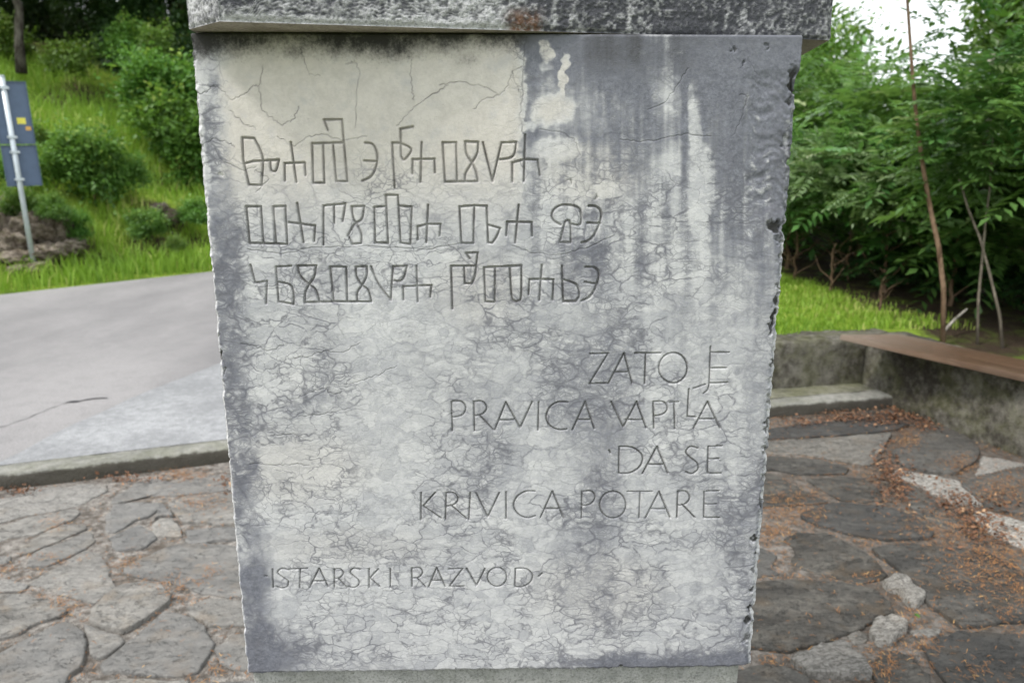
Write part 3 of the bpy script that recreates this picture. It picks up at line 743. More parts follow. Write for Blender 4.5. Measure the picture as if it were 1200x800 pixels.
# keep the silhouette uneven: shift edge columns sideways
Ue = U.copy()
wr = 0.0028 * (fbm(PX / 9, PY / 9, 95) - 0.35) + 0.0016 * (fbm(PX / 3, PY / 3, 96) - .4)
Ue -= np.clip(wr, 0, 1) * (1 - sstep(0, 0.010, UR - U)) * 1.6
Ue += np.clip(wr, 0, 1) * (1 - sstep(0, 0.010, U - UL)) * 1.3
notch = np.zeros_like(U)
for cx, cy, rx, ry in ((938, 97, 9, 15), (929, 190, 5, 6), (918, 268, 4, 8), (908, 380, 5, 12), (880, 715, 3, 5)):
    notch = np.maximum(notch, 1 - sstep(.2, 1.1, np.sqrt(((PX - re) / 14) ** 2 + ((PY - cy) / ry) ** 2)))
Ue -= notch * 0.004 * (1 - sstep(0, 0.02, UR - U))

V = np.stack([Ue, depth, Z], -1).reshape(-1, 3)
idx = np.arange(NU * NZ).reshape(NU, NZ)
quads = np.stack([idx[:-1, :-1], idx[1:, :-1], idx[1:, 1:], idx[:-1, 1:]], -1).reshape(-1, 4)
own = owner[:-1, :-1].ravel()
ATT = {a: b.ravel() for a, b in dict(stain=stain, crust=crust, cream=cream, vein=vein, crack=crack, groove=groove).items()}

def sub_mesh(name, sel):
    f = quads[sel]
    used, inv = np.unique(f, return_inverse=True)
    return np_mesh(name, V[used], inv.reshape(f.shape), {a: b[used] for a, b in ATT.items()}, True)
# body: front grid + sides + back
DEPTH = 0.34
f = quads[own < 0]
nv = len(V)
ring = np.concatenate([idx[:, 0], idx[-1, 1:], idx[-2::-1, -1], idx[0, -2:0:-1]])      # bottom, right, top, left
layers = [V[ring]]
vv = [V]; ff = [f]
nr = len(ring)
prev = ring
for s, yb in enumerate((0.02, 0.06, 0.12, 0.2, DEPTH)):
    L = V[ring].copy(); L[:, 1] = yb
    jit_ = 0.0015 * (vnoise(np.arange(nr) / 9.0, np.full(nr, s * 3.7), 300 + s) - .5)
    cen = np.array([(UL + UR) / 2, 0, (ZT + ZB) / 2])
    L[:, 0] += jit_ * np.sign(L[:, 0] - cen[0]); 
    cur = nv + s * nr + np.arange(nr)
    vv.append(L)
    a = prev; b = np.roll(prev, -1); c_ = np.roll(cur, -1); d_ = cur
    ff.append(np.stack([a, d_, c_, b], -1))
    prev = cur
Vall = np.concatenate(vv); Fall = np.concatenate(ff)
allatt = {}
for a, b in ATT.items():
    e = np.tile(b[ring], 5)
    if a == 'stain': e = np.clip(0.35 + 0.5 * fbm(Vall[nv:, 2] * 20, Vall[nv:, 1] * 20, 333), 0, 1)
    if a in ('groove', 'crack', 'crust'): e = e * 0
    allatt[a] = np.concatenate([b, e])
me = np_mesh('inscribed_slab', Vall, Fall, allatt, True)
slab = link('inscribed_slab', me, MAT['slab'], pillar)
bm = bmesh.new()
vb = [bm.verts.new(p) for p in ((UL, DEPTH, ZB), (UL, DEPTH, ZT), (UR, DEPTH, ZT), (UR, DEPTH, ZB))]
bm.faces.new(vb)
bk = link('slab_back', bm_mesh('slab_back', bm), MAT['base'], pillar)
for li, (nm, lab, hw, groups) in enumerate(LINES):
    o = link('carved_' + nm, sub_mesh('carved_' + nm, own == li), MAT['groove'], slab)
    o['label'] = lab

def prism(pts, z0, z1, nz=2):
    bm = bmesh.new()
    lo = [bm.verts.new((x, y, z0)) for x, y in pts]; hi = [bm.verts.new((x, y, z1)) for x, y in pts]
    n = len(pts)
    for i in range(n):
        j = (i + 1) % n
        bm.faces.new((lo[i], lo[j], hi[j], hi[i]))
    bm.faces.new(hi); bm.faces.new(lo[::-1])
    return bm

def rough_block(name, pts, z0, z1, mat, parent, cell=0.02, amp=0.003, bev=0.006, seed=0, attrs=None, smooth=True):
    bm = prism(pts, z0, z1)
    if bev: bmesh.ops.bevel(bm, geom=bm.edges[:], offset=bev, segments=2, affect='EDGES', profile=0.6)
    for _ in range(7):
        long = [e for e in bm.edges if e.calc_length() > cell]
        if not long or len(bm.verts) > 90000: break
        bmesh.ops.subdivide_edges(bm, edges=long, cuts=1, use_grid_fill=True)
        bmesh.ops.triangulate(bm, faces=[q for q in bm.faces if len(q.verts) > 4])
    bm.normal_update()
    co = np.array([v.co for v in bm.verts]); no = np.array([v.normal for v in bm.verts])
    q = fbm(co[:, 0] * 9 + co[:, 2] * 13, co[:, 1] * 9 + co[:, 2] * 7, seed) - .5
    q += 0.6 * (fbm(co[:, 0] * 40 + co[:, 2] * 43, co[:, 1] * 40 - co[:, 2] * 37, seed + 5) - .5)
    co = co + no * (q * 2 * amp)[:, None]
    for v, c in zip(bm.verts, co): v.co = c
    me = bm_mesh(name, bm)
    return link(name, me, mat, parent, smooth)

# cap stone: front face turned so that its left end stands forward
def loc(x, y):
    dx, dy = x, y - YP
    return (dx * ux + dy * uy, -dx * uy + dy * ux)
CB = ZT + 0.002
capz1 = CB + 0.30
cp = [loc(-.362, 1.016), loc(.454, 1.168), loc(.50, 1.54), loc(-.46, 1.50), loc(-.4235, 1.074)]
def face_grid(a, b, z0, z1, cell=0.0016, seed=0):
    L = math.hypot(b[0] - a[0], b[1] - a[1])
    n = max(2, int(L / cell)); m = max(2, int((z1 - z0) / cell))
    s = np.linspace(0, 1, n + 1); zz = np.linspace(z0, z1, m + 1)
    Sg, Zg = np.meshgrid(s, zz, indexing='ij')
    dx, dy = (b[0] - a[0]) / L, (b[1] - a[1]) / L
    nx, ny = dy, -dx
    X = Sg * L
    # rows of curved chisel marks, sweeping in patches
    wx = X * 1000; wz = Zg * 1000
    ang = 0.18 + 0.9 * (fbm(X * 5, Zg * 5, seed + 3) - .5) + (X > L * 0.93) * 0.25 + (X < .05) * .3
    ph = wz * np.cos(ang) + wx * np.sin(ang) + 1.3 * np.sin(wx / 2.6 + 3 * fbm(X * 40, Zg * 40, seed + 8)) + 4 * fbm(X * 45, Zg * 45, seed + 4)
    wv = np.sin(ph * 2 * math.pi / 4.6)
    lump = fbm(X * 60, Zg * 60, seed + 6)
    spk = fbm(X * 230, Zg * 260, seed + 13, 2)
    rel = np.clip(0.5 + 0.30 * wv * sstep(.3, .7, fbm(X * 38, Zg * 38, seed + 7)) * (1 - .5 * sstep(.3, .5, X)) + 1.5 * (spk - .5) + .9 * (fbm(X * 110, Zg * 110, seed + 21) - .5), 0, 1) * (0.55 + 0.6 * fbm(X * 18, Zg * 18, seed + 17))
    disp = 0.0020 * rel + 0.006 * (fbm(X * 12, Zg * 12, seed + 9) - .5) + 0.0035 * (lump - .5)
    e = np.minimum.reduce([X, L - X, Zg - z0, z1 - Zg])
    chip = 0.004 + 0.008 * fbm(X * 25, Zg * 25, seed + 11)
    disp -= (1 - sstep(0, chip, e)) * 0.004
    tuck = sstep(0, 0.001, e)
    disp = disp * tuck
    VX = a[0] + dx * X + nx * disp; VY = a[1] + dy * X + ny * disp
    P = np.stack([VX, VY, Zg], -1).reshape(-1, 3)
    ii = np.arange(P.shape[0]).reshape(X.shape)
    q = np.stack([ii[:-1, :-1], ii[1:, :-1], ii[1:, 1:], ii[:-1, 1:]], -1).reshape(-1, 4)
    return P, q, rel, X, Zg, L
Ps, Qs, rels, pales, rusts = [], [], [], [], []
nvs = 0
for k_, (a, b) in enumerate(zip(cp, cp[1:] + cp[:1])):
    P, q, rel, X, Zg, L = face_grid(a, b, CB, capz1, 0.0014 if k_ in (0, 4) else .004 if k_ == 1 else 0.01, 400 + k_ * 20)
    Ps.append(P); Qs.append(q + nvs); nvs += len(P); rels.append(rel.ravel())
    zb = Zg - CB
    if k_ == 0:
        pl = 0.75 * (1 - sstep(0.004, 0.012, zb + 0.006 * (fbm(X * 30, Zg * 30, 5) - .5))) * (1 - sstep(.35, .42, X)) + 0.38 * (1 - sstep(.30, .45, X)) - 0.12 * sstep(.40, .5, X) + .5 * (fbm(X * 9, Zg * 9, 77) - .5) + .25 * sstep(L - .1, L - .02, X)
        pl -= 0.5 * (1 - sstep(.02, .06, X)) * sstep(0.012, .03, zb)
        for c0, w0 in ((.425, .004), (.452, .006), (.53, .003), (.67, .004)):
            pl += 0.42 * (1 - sstep(0, w0 * 2, np.abs(X - c0 + .01 * (fbm(X * 20, Zg * 20, 6) - .5))))
        rs = (1 - sstep(.01, .035, np.abs(X - .385))) * (1 - sstep(.01, .035, zb))
    elif k_ == 4:
        pl = 0.45 + 0 * X; rs = 0 * X
    else:
        pl = -0.1 + 0 * X; rs = 0 * X
    pales.append(pl.ravel()); rusts.append(rs.ravel())
# top and underside
cpv = np.zeros((0, 3))
Pc = np.concatenate(Ps + [cpv]); Qc = np.concatenate(Qs)
att = dict(relief=np.concatenate(rels + [np.zeros(0)]), pale=np.concatenate(pales + [np.zeros(0)]), rust=np.concatenate(rusts + [np.zeros(0)]))
capme = np_mesh('cap_stone', Pc, Qc, att, True)
cap = link('cap_stone', capme, MAT['cap'], pillar)
for nm, z, rev in (('cap_underside', CB, True), ('cap_top', capz1, False)):
    bm = bmesh.new()
    vs = [bm.verts.new((x, y, z)) for x, y in cp]
    fc = bm.faces.new(vs[::-1] if rev else vs)
    o = link(nm, bm_mesh(nm, bm), MAT['soffit'] if rev else MAT['cap'], cap)

# base courses
b0 = on_slab(290, 790)[0] + 0.004; b1 = on_slab(868, 790)[0]
rough_block('base_stone', [(b0, 0.012), (b1, 0.012), (b1, DEPTH - .01), (b0, DEPTH - .01)], 0.36, ZB - 0.003, MAT['base'], pillar, 0.03, 0.0015, 0.004, 3)
rough_block('base_stone', [(b0 - .01, 0.004), (b1 + .012, 0.004), (b1 + .012, DEPTH), (b0 - .01, DEPTH)], -0.05, 0.357, MAT['base'], pillar, 0.04, 0.002, 0.005, 4)

# ================================================================== TERRACE
KERB = [(-7.0, 1.2), (-5.2, 2.25), (-3.6, 3.0), (-2.47, 3.45), (-1.52, 3.80), (-0.4, 4.08), (0.6, 4.30), (1.61, 4.53), (2.56, 4.75)]
kx = np.array([p[0] for p in KERB]); ky = np.array([p[1] for p in KERB])
def kerb_y(x): return np.interp(x, kx, ky)
WALL_IN = [(2.36, 5.0), (2.74, 3.85), (3.10, 2.80), (3.75, 0.9)]

def sheet(name, outline, z, mat, cell=0.0, amp=0.0, kind=True):
    bm = bmesh.new()
    bm.faces.new([bm.verts.new((x, y, z)) for x, y in outline])
    bmesh.ops.triangulate(bm, faces=bm.faces[:])
    o = link(name, bm_mesh(name, bm), mat)
    return struct(o) if kind else o

# mortar bed (a gently uneven sheet)
gx = np.linspace(-7, 3.6, 213); gy = np.linspace(-2.5, 5.05, 152)
GX, GY = np.meshgrid(gx, gy, indexing='ij')
GYc = np.minimum(GY, kerb_y(GX) + 0.05)
GZ = 0.012 * (fbm(GX * 1.7, GY * 1.7, 500) - .5) + 0.006 * (fbm(GX * 9, GY * 9, 501) - .5)
ii = np.arange(GX.size).reshape(GX.shape)
me = np_mesh('terrace', np.stack([GX, GYc, GZ], -1).reshape(-1, 3), np.stack([ii[:-1, :-1], ii[1:, :-1], ii[1:, 1:], ii[:-1, 1:]], -1).reshape(-1, 4), None, True)
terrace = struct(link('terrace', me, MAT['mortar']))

A1 = (0, 530, 8.0); B1 = (135, 530, 8.0); C1 = (0, 620, 4.444); D1 = (880, 440, 3.75); E1 = (860, 620, 4.444)
FL = [  # (frame, tone, height, outline)
 (C1, 0, 0, [(-320, 330), (0, 335), (140, 340), (240, 360), (330, 400), (350, 420), (300, 450), (200, 475), (110, 530), (0, 560), (-320, 600)]),
 (C1, .22, 0, [(160, 275), (240, 215), (330, 180), (360, 150), (440, 110), (520, 115), (545, 160), (570, 230), (605, 295), (560, 325), (490, 380), (420, 360), (230, 300)]),
 (C1, .08, 1, [(500, 395), (560, 330), (650, 285), (760, 275), (840, 290), (885, 350), (860, 400), (780, 450), (640, 535), (560, 515), (470, 465), (475, 420)]),
 (C1, 0, 0, [(640, 195), (740, 140), (900, 80), (1000, 60), (1150, 70), (1300, 90), (1450, 200), (1400, 335), (1180, 345), (1010, 310), (900, 270), (750, 245), (650, 215)]),
 (C1, 0, 1, [(510, 710), (600, 650), (660, 580), (760, 520), (840, 440), (900, 435), (1000, 460), (1060, 500), (1110, 570), (1070, 660), (1030, 740), (900, 760), (700, 745), (560, 735)]),
 (C1, .05, 1, [(-320, 740), (0, 640), (100, 590), (240, 520), (350, 475), (400, 500), (445, 560), (440, 650), (400, 720), (330, 790), (260, 900), (0, 960), (-320, 980)]),
 (C1, .05, 0, [(430, 490), (520, 520), (630, 550), (650, 580), (570, 640), (510, 665), (470, 640), (460, 560)]),
 (C1, .1, 0, [(960, 400), (1080, 355), (1200, 355), (1400, 365), (1400, 480), (1160, 490), (1080, 495), (1000, 440)]),
 (C1, .1, 0, [(1130, 600), (1200, 540), (1400, 530), (1400, 720), (1200, 700), (1140, 680)]),
 (C1, .12, 0, [(140, 150), (180, 120), (350, 50), (460, 0), (500, 45), (440, 95), (350, 140), (250, 180), (145, 185)]),
 (C1, .12, 0, [(100, 105), (200, 30), (330, -30), (450, -25), (460, -8), (340, 40), (170, 110), (110, 125)]),
 (C1, .3, 0, [(-320, 150), (60, 130), (60, 160), (0, 180), (-320, 240)]),
 (C1, .35, 0, [(-320, 262), (0, 255), (60, 250), (150, 285), (100, 318), (-320, 318)]),
 (C1, .05, 0, [(570, 40), (640, 0), (720, -30), (790, 0), (800, 50), (740, 90), (600, 100)]),
 (C1, 0, 0, [(1020, 800), (1200, 775), (1400, 780), (1400, 1000), (950, 1000)]),
 (C1, .2, 0, [(430, 900), (480, 790), (700, 775), (980, 785), (900, 1000), (450, 1000)]),
 (A1, .35, 0, [(-300, 560), (0, 430), (150, 385), (400, 320), (900, 280), (1010, 290), (1000, 350), (880, 410), (720, 490), (480, 545), (200, 585), (0, 650), (-300, 760)]),
 (A1, .15, 0, [(-300, 800), (0, 690), (230, 605), (480, 565), (700, 510), (740, 560), (640, 640), (500, 690), (300, 760), (100, 790), (-300, 900)]),
 (B1, .08, 0, [(-40, 470), (0, 400), (200, 280), (330, 230), (560, 270), (800, 230), (1040, 200), (1400, 190), (1400, 340), (1040, 345), (700, 370), (560, 395), (250, 400), (100, 450)]),
 (B1, .12, 0, [(0, 480), (250, 460), (425, 470), (350, 580), (200, 610), (0, 740), (-100, 730), (-90, 600)]),
 (B1, 0, 1, [(440, 485), (520, 565), (545, 590), (440, 580), (370, 620), (390, 560)]),
 (B1, .3, 0, [(340, 670), (420, 605), (530, 600), (600, 690), (630, 770), (480, 770), (350, 760)]),
 (B1, .1, 0, [(490, 470), (640, 410), (1000, 380), (1400, 370), (1400, 650), (1040, 670), (900, 650), (640, 640), (560, 560)]),
 (B1, .05, 0, [(650, 720), (900, 700), (1400, 690), (1400, 790), (1100, 800), (850, 830), (690, 850)]),
 (D1, 0, 0, [(-500, 290), (-300, 245), (90, 230), (300, 205), (560, 188), (700, 212), (640, 235), (450, 258), (90, 275)]),
 (D1, .25, 0, [(-400, 330), (90, 285), (400, 268), (620, 250), (590, 310), (570, 360), (520, 395), (380, 370), (200, 340), (90, 338), (-400, 400)]),
 (D1, .08, 1, [(620, 330), (690, 310), (690, 250), (760, 225), (860, 225), (960, 270), (1005, 320), (990, 370), (900, 430), (760, 420), (640, 380)]),
 (D1, 0, 0, [(-300, 410), (90, 350), (300, 370), (430, 400), (420, 425), (200, 430), (90, 408), (-200, 430)]),
 (D1, 0, 0, [(240, 450), (420, 435), (500, 450), (570, 500), (580, 545), (400, 545), (330, 510)]),
 (D1, 0, 0, [(-300, 450), (80, 425), (130, 445), (240, 505), (345, 550), (200, 560), (60, 570), (-300, 600)]),
 (D1, .75, 0, [(600, 440), (640, 410), (760, 425), (900, 455), (1035, 560), (900, 560), (820, 520), (720, 470)]),
 (D1, .1, 0, [(670, 480), (740, 495), (820, 545), (880, 600), (960, 670), (930, 690), (800, 640), (700, 570)]),
 (D1, .65, 0, [(990, 430), (1020, 345), (1100, 360), (1230, 385), (1130, 400), (1040, 425)]),
 (D1, .1, 1, [(920, 475), (1050, 435), (1200, 405), (1500, 430), (1500, 650), (1180, 600), (1030, 570)]),
 (D1, .9, 0, [(975, 590), (1050, 595), (1200, 640), (1500, 720), (1500, 860), (1200, 750), (1080, 700), (1000, 640)]),
 (D1, 0, 1, [(210, 610), (300, 570), (450, 560), (600, 578), (720, 620), (800, 680), (780, 710), (600, 715), (430, 690), (260, 640)]),
 (E1, 0, 0, [(250, 40), (330, 10), (480, 15), (620, 75), (680, 110), (800, 225), (770, 255), (640, 268), (470, 235), (300, 180), (330, 100)]),
 (E1, 0, 1, [(720, 105), (880, 75), (1080, 95), (1300, 110), (1550, 250), (1550, 470), (1180, 500), (1010, 390), (980, 320), (860, 205)]),
 (E1, 0, 1, [(-200, 280), (120, 278), (400, 265), (620, 290), (740, 315), (825, 380), (835, 430), (720, 480), (590, 535), (430, 605), (250, 635), (130, 610), (-200, 610)]),
 (E1, .5, 2, [(775, 285), (840, 240), (900, 250), (990, 340), (980, 385), (920, 405), (860, 325), (800, 315)]),
 (E1, .5, 2, [(725, 500), (820, 450), (900, 490), (900, 530), (850, 560), (820, 600), (740, 595), (705, 540)]),
 (E1, .25, 0, [(590, 545), (650, 515), (695, 540), (690, 580), (620, 590)]),
 (E1, .4, 2, [(300, 690), (450, 615), (570, 598), (650, 655), (720, 770), (560, 765), (400, 755)]),
 (E1, .4, 1, [(920, 525), (1020, 505), (1090, 510), (1040, 555), (940, 548)]),
 (E1, 0, 0, [(750, 650), (850, 618), (950, 680), (1010, 750), (1000, 900), (760, 900), (735, 770)]),
 (E1, 0, 1, [(975, 600), (1180, 530), (1550, 540), (1700, 800), (1500, 1000), (1150, 830), (1050, 720)]),
 (E1, .05, 0, [(-200, 740), (50, 725), (180, 695), (300, 725), (390, 770), (420, 900), (-200, 900)]),
 (E1, .1, 0, [(-200, 80), (150, 90), (225, 130), (190, 195), (245, 228), (140, 240), (-200, 240)]),
]

polys = []
for fr, tone, hgt, out in FL:
    pts = [at_z(fr[0] + x / fr[2], fr[1] + y / fr[2], 0.012) for x, y in out]
    polys.append((np.array([(p.x, p.y) for p in pts]), tone, hgt))

def inside(P, poly):
    x, y = P[:, 0], P[:, 1]; r_ = np.zeros(len(P), bool)
    j = len(poly) - 1
    for i in range(len(poly)):
        xi, yi = poly[i]; xj, yj = poly[j]
        c_ = ((yi > y) != (yj > y)) & (x < (xj - xi) * (y - yi) / (yj - yi + 1e-12) + xi)
        r_ ^= c_; j = i
    return r_

# further stones where the photograph's frame or the pillar hides the ground
rf = random.Random(11)
cover = [p[0] for p in polys]
def clear(poly):
    if np.any(poly[:, 1] > kerb_y(poly[:, 0]) - 0.03): return False
    wx_ = np.interp(poly[:, 1], [q[1] for q in WALL_IN][::-1], [q[0] for q in WALL_IN][::-1])
    if np.any(poly[:, 0] > wx_ - 0.03): return False
    for c_ in cover:
        if poly[:, 0].max() < c_[:, 0].min() or poly[:, 0].min() > c_[:, 0].max() or poly[:, 1].max() < c_[:, 1].min() or poly[:, 1].min() > c_[:, 1].max(): continue
        if inside(poly, c_).any() or inside(c_, poly).any() or inside(poly.mean(0)[None], c_).any(): return False
    return True
for r0 in (0.30, 0.24, 0.17, 0.12, 0.09):
    for t in range({0.30: 500, 0.24: 700, 0.17: 1100, 0.12: 1500, 0.09: 1300}[r0]):
        cx, cy = rf.uniform(-4.2, 3.4), rf.uniform(-0.6, 4.6)
        n = rf.randint(6, 9); a0 = rf.uniform(0, 6); sx = rf.uniform(.7, 1.25)
        poly = np.array([(cx + sx * r0 * rf.uniform(.8, 1.1) * math.cos(a0 + 6.283 * i / n), cy + r0 / sx * rf.uniform(.8, 1.1) * math.sin(a0 + 6.283 * i / n)) for i in range(n)])
        if clear(poly):
            polys.append((poly, rf.choice((0, 0, .1, .2)), 0)); cover.append(poly)
print('flagstones', len(polys))

def resample(poly, seg, rr):
    out = []
    n = len(poly)
    for i in range(n):
        a, b = poly[i], poly[(i + 1) % n]
        k_ = max(1, int(np.hypot(*(b - a)) / seg))
        for j in range(k_): out.append(a + (b - a) * j / k_)
    out = np.array(out)
    out = (np.roll(out, 1, 0) + 6 * out + np.roll(out, -1, 0)) / 8
    c_ = out.mean(0); d = out - c_
    L = np.hypot(d[:, 0], d[:, 1])[:, None] + 1e-9
    nn = fbm(out[:, 0] * 28, out[:, 1] * 28, 700) - .5
    return out + d / L * (nn * 0.034 * rr + 0.003)[:, None]

def flagstone(poly, tone, hgt, seed):
    size = math.sqrt(abs(0.5 * np.sum(poly[:, 0] * np.roll(poly[:, 1], -1) - poly[:, 1] * np.roll(poly[:, 0], -1))))
    seg = 0.02 if size < 0.3 else 0.03
    P = resample(poly, seg, 1.0 if size > .15 else 0.5)
    c_ = P.mean(0)
    n = len(P)
    r_ = random.Random(seed)
    H = (0.009, 0.015, 0.032)[hgt] + r_.uniform(-.003, .004)
    tx, ty = r_.uniform(-.012, .012), r_.uniform(-.012, .012)
    rings = []
    ins = 0.007 if hgt < 2 else 0.018
    for f_, (s_abs, zz) in enumerate(((0.0, -0.03), (0.0, H - 0.005), (ins * .35, H - 0.0015), (ins, H), (None, .8), (None, .55), (None, .28))):
        if s_abs is not None:
            d = P - c_; L = np.hypot(d[:, 0], d[:, 1])[:, None] + 1e-9
            Q = P - d / L * np.minimum(s_abs, L * .3); z_ = np.full(n, zz)
            lastin = Q
        else:
            Q = c_ + (lastin - c_) * zz; z_ = np.full(n, H)
        if f_ >= 1:
            rel = 0.010 * (3.6 if hgt == 2 else 1)
            z_ = z_ + rel * (fbm(Q[:, 0] * (14 if hgt < 2 else 34), Q[:, 1] * (22 if hgt < 2 else 34), 710 + seed % 7) - .5) + 0.005 * (np.round(fbm(Q[:, 0] * 7 + seed, Q[:, 1] * 16, 720) * 5) / 5 - .5) + (Q[:, 0] - c_[0]) * tx + (Q[:, 1] - c_[1]) * ty
        rings.append(np.column_stack([Q - c_, z_]))
    vs = np.concatenate(rings + [np.array([[0, 0, H + .001]])])
    fs = []
    for k_ in range(len(rings) - 1):
        a = k_ * n + np.arange(n); b = k_ * n + (np.arange(n) + 1) % n
        fs.append(np.stack([a, b, b + n, a + n], -1))
    last = (len(rings) - 1) * n
    a = last + np.arange(n); b = last + (np.arange(n) + 1) % n
    top_ = np.stack([a, b, np.full(n, len(vs) - 1)], -1)
    # orient upward
    ar = np.sum(P[:, 0] * np.roll(P[:, 1], -1) - P[:, 1] * np.roll(P[:, 0], -1))
    Fq = np.concatenate(fs)
    me = bpy.data.meshes.new('flagstone')
    faces = [tuple(q) for q in Fq] + [tuple(q) for q in top_]
    if ar < 0: faces = [q[::-1] for q in faces]
    me.from_pydata([tuple(v) for v in vs], [], faces)
    me.polygons.foreach_set('use_smooth', np.ones(len(faces), bool))
    right_dark = float(np.clip((c_[0] + .3) / 1.2, 0, 1))  # stones darken from left to right across the terrace
    for an, av in (('right_dark', right_dark), ('tone', tone)):
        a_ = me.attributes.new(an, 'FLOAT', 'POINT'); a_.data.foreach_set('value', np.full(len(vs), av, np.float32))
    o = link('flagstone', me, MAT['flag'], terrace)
    o.location = (c_[0], c_[1], 0)
    return o
for i, (poly, tone, hgt) in enumerate(polys):
    flagstone(poly, tone, hgt, i)

# kerb: one long concrete upstand with a worn arris
def sweep(name, path, prof, mat, parent=None, cell=0.04, amp=0.004, seed=0, z0=0.0):
    pts = []
    for a, b in zip(path[:-1], path[1:]):
        n = max(1, int(math.hypot(b[0] - a[0], b[1] - a[1]) / cell))
        pts += [(a[0] + (b[0] - a[0]) * i / n, a[1] + (b[1] - a[1]) * i / n) for i in range(n)]
    pts.append(path[-1]); P = np.array(pts)
    for _ in range(3):
        P[1:-1] = (P[:-2] + 2 * P[1:-1] + P[2:]) / 4
    T = np.gradient(P, axis=0); T /= np.hypot(T[:, 0], T[:, 1])[:, None]
    N = np.column_stack([-T[:, 1], T[:, 0]])
    k_ = len(prof); V_ = np.zeros((len(P), k_, 3))
    for j, (o_, z_) in enumerate(prof):
        q = 2 * amp * (fbm(np.arange(len(P)) * .35 + j * 3.1, np.full(len(P), j * .6), seed) - .5)
        q2 = 2 * amp * (fbm(np.arange(len(P)) * .35 + j * 3.1, np.full(len(P), j * .6 + 9), seed + 3) - .5)
        V_[:, j, :2] = P + N * (o_ + q)[:, None]; V_[:, j, 2] = z0 + z_ + q2
    ii = np.arange(len(P) * k_).reshape(len(P), k_)
    q = []
    for j in range(k_ - 1): q.append(np.stack([ii[:-1, j], ii[1:, j], ii[1:, j + 1], ii[:-1, j + 1]], -1))
    me = np_mesh(name, V_.reshape(-1, 3), np.concatenate(q), None, False)
    bm = bmesh.new(); bm.from_mesh(me)
    bmesh.ops.holes_fill(bm, edges=[e for e in bm.edges if e.is_boundary], sides=0)
    bm.verts.ensure_lookup_table()
    for base_ in (0, len(P) * k_ - k_):
        try: bm.faces.new([bm.verts[base_ + j] for j in range(k_)])
        except Exception: pass
    bmesh.ops.recalc_face_normals(bm, faces=bm.faces[:])
    bm.to_mesh(me); bm.free()
    return link(name, me, mat, parent)
kerb = struct(sweep('kerb', KERB, [(0.0, -.1), (0.0, .01), (0.0, .03), (0.002, .055), (0.004, .072), (.012, .080), (.08, .082), (.14, .081), (.155, .07), (.155, -.1)], MAT['kerb'], None, .03, .006, 50))
# the step between kerb and back wall on the right
stepfill = sheet('step_surface', [(0.5, 4.28), (1.61, 4.66), (2.5, 4.88), (2.5, 5.3), (0.4, 5.0)], 0.0835, MAT['step'])

# ================================================================== ROAD
def ky_(x, off): return float(kerb_y(x)) + off
asphalt = [(-26, -22), (-14, -7)] + [(-8.5, .3), (-5.2, 2.42), (-3.6, 3.12), (-2.47, 3.57), (-1.52, 3.92), (-0.4, 4.2), (0.2, 4.35), (0.3, 5.2), (.3, 8), (1.5, 11.5), (5, 15.5), (14, 25.5), (41, 55.5),
           (35.8, 55), (13.35, 30), (4.4, 20), (-.07, 15), (-4.1, 10.5), (-5.8, 8.6), (-10, 3.9), (-16, -2.8), (-36, -24)]
bm = bmesh.new(); bm.faces.new([bm.verts.new((x, y, .078)) for x, y in asphalt][::-1])
bmesh.ops.triangulate(bm, faces=bm.faces[:]); bmesh.ops.recalc_face_normals(bm, faces=bm.faces[:])
road = struct(link('road', bm_mesh('road', bm), MAT['asphalt']))
for p in road.data.polygons:
    if p.normal.z < 0: p.flip()
# pale concrete apron wedge
rw = random.Random(3)
edge = [at_z(x, y, .082) for x, y in ((-60, 560), (0, 542), (30, 526), (60, 512), (90, 496), (120, 481), (150, 467), (180, 455), (210, 444), (262, 424), (330, 405))]
apr = [(p.x + rw.uniform(-.02, .02), p.y + rw.uniform(-.02, .02)) for p in edge]
apr += [(0.1, 5.2), (.15, 4.5)] + [(x, ky_(x, .145)) for x in (-.4, -1.0, -1.52, -2.0, -2.47, -2.8)]
apron = sheet('pavement_apron', apr, .0835, MAT['apron'])
for p in apron.data.polygons:
    if p.normal.z < 0: p.flip()
# tar filled crack in the road
cpts = jitter([(-30, 512), (0, 500), (25, 492), (50, 482), (75, 472), (100, 468), (126, 466)], 1.0, 5, 3)
V_, F_ = [], []
for i, (x, y) in enumerate(cpts):
    p = at_z(x, y, .0822); t = i / len(cpts)
    w_ = 0.006 + 0.014 * math.sin(math.pi * min(1, max(0, (x - 10) / 118))) if x > 10 else .006
    V_ += [(p.x - .2 * w_, p.y - w_, .0822), (p.x + .2 * w_, p.y + w_, .0822)]
    if i: F_.append((2 * i - 2, 2 * i, 2 * i + 1, 2 * i - 1))
me = bpy.data.meshes.new('road_crack'); me.from_pydata(V_, [], F_)
ck = link('road_crack', me, MAT['sealant'], road)

# ================================================================== WALLS AND BENCH
def wall_prof(h, t): return [(0.0, -.1), (0.0, .02), (-.002, .12), (.006, .22), (.004, h - .05), (.012, h - .015), (.03, h), (t * .5, h + .006), (t - .03, h), (t - .005, h - .03), (t, -.1)]
bw = sweep('low_back_wall', [(0.45, 4.58), (1.0, 4.70), (1.61, 4.85), (2.0, 4.935), (2.62, 5.07)], wall_prof(.395, .3), MAT['wall'], None, .035, .016, 60)
tag(bw, 'low rough concrete wall behind the step, with lawn growing to its top', 'wall')
sw = sweep('bench_wall', [(2.36, 4.99), (2.55, 4.42), (2.74, 3.85), (3.10, 2.80), (3.75, .9)][::-1], [(-a, b) for a, b in wall_prof(.425, .34)], MAT['wall'], None, .035, .014, 61)
tag(sw, 'mossy concrete wall carrying the brown plank seat along the right side', 'wall')
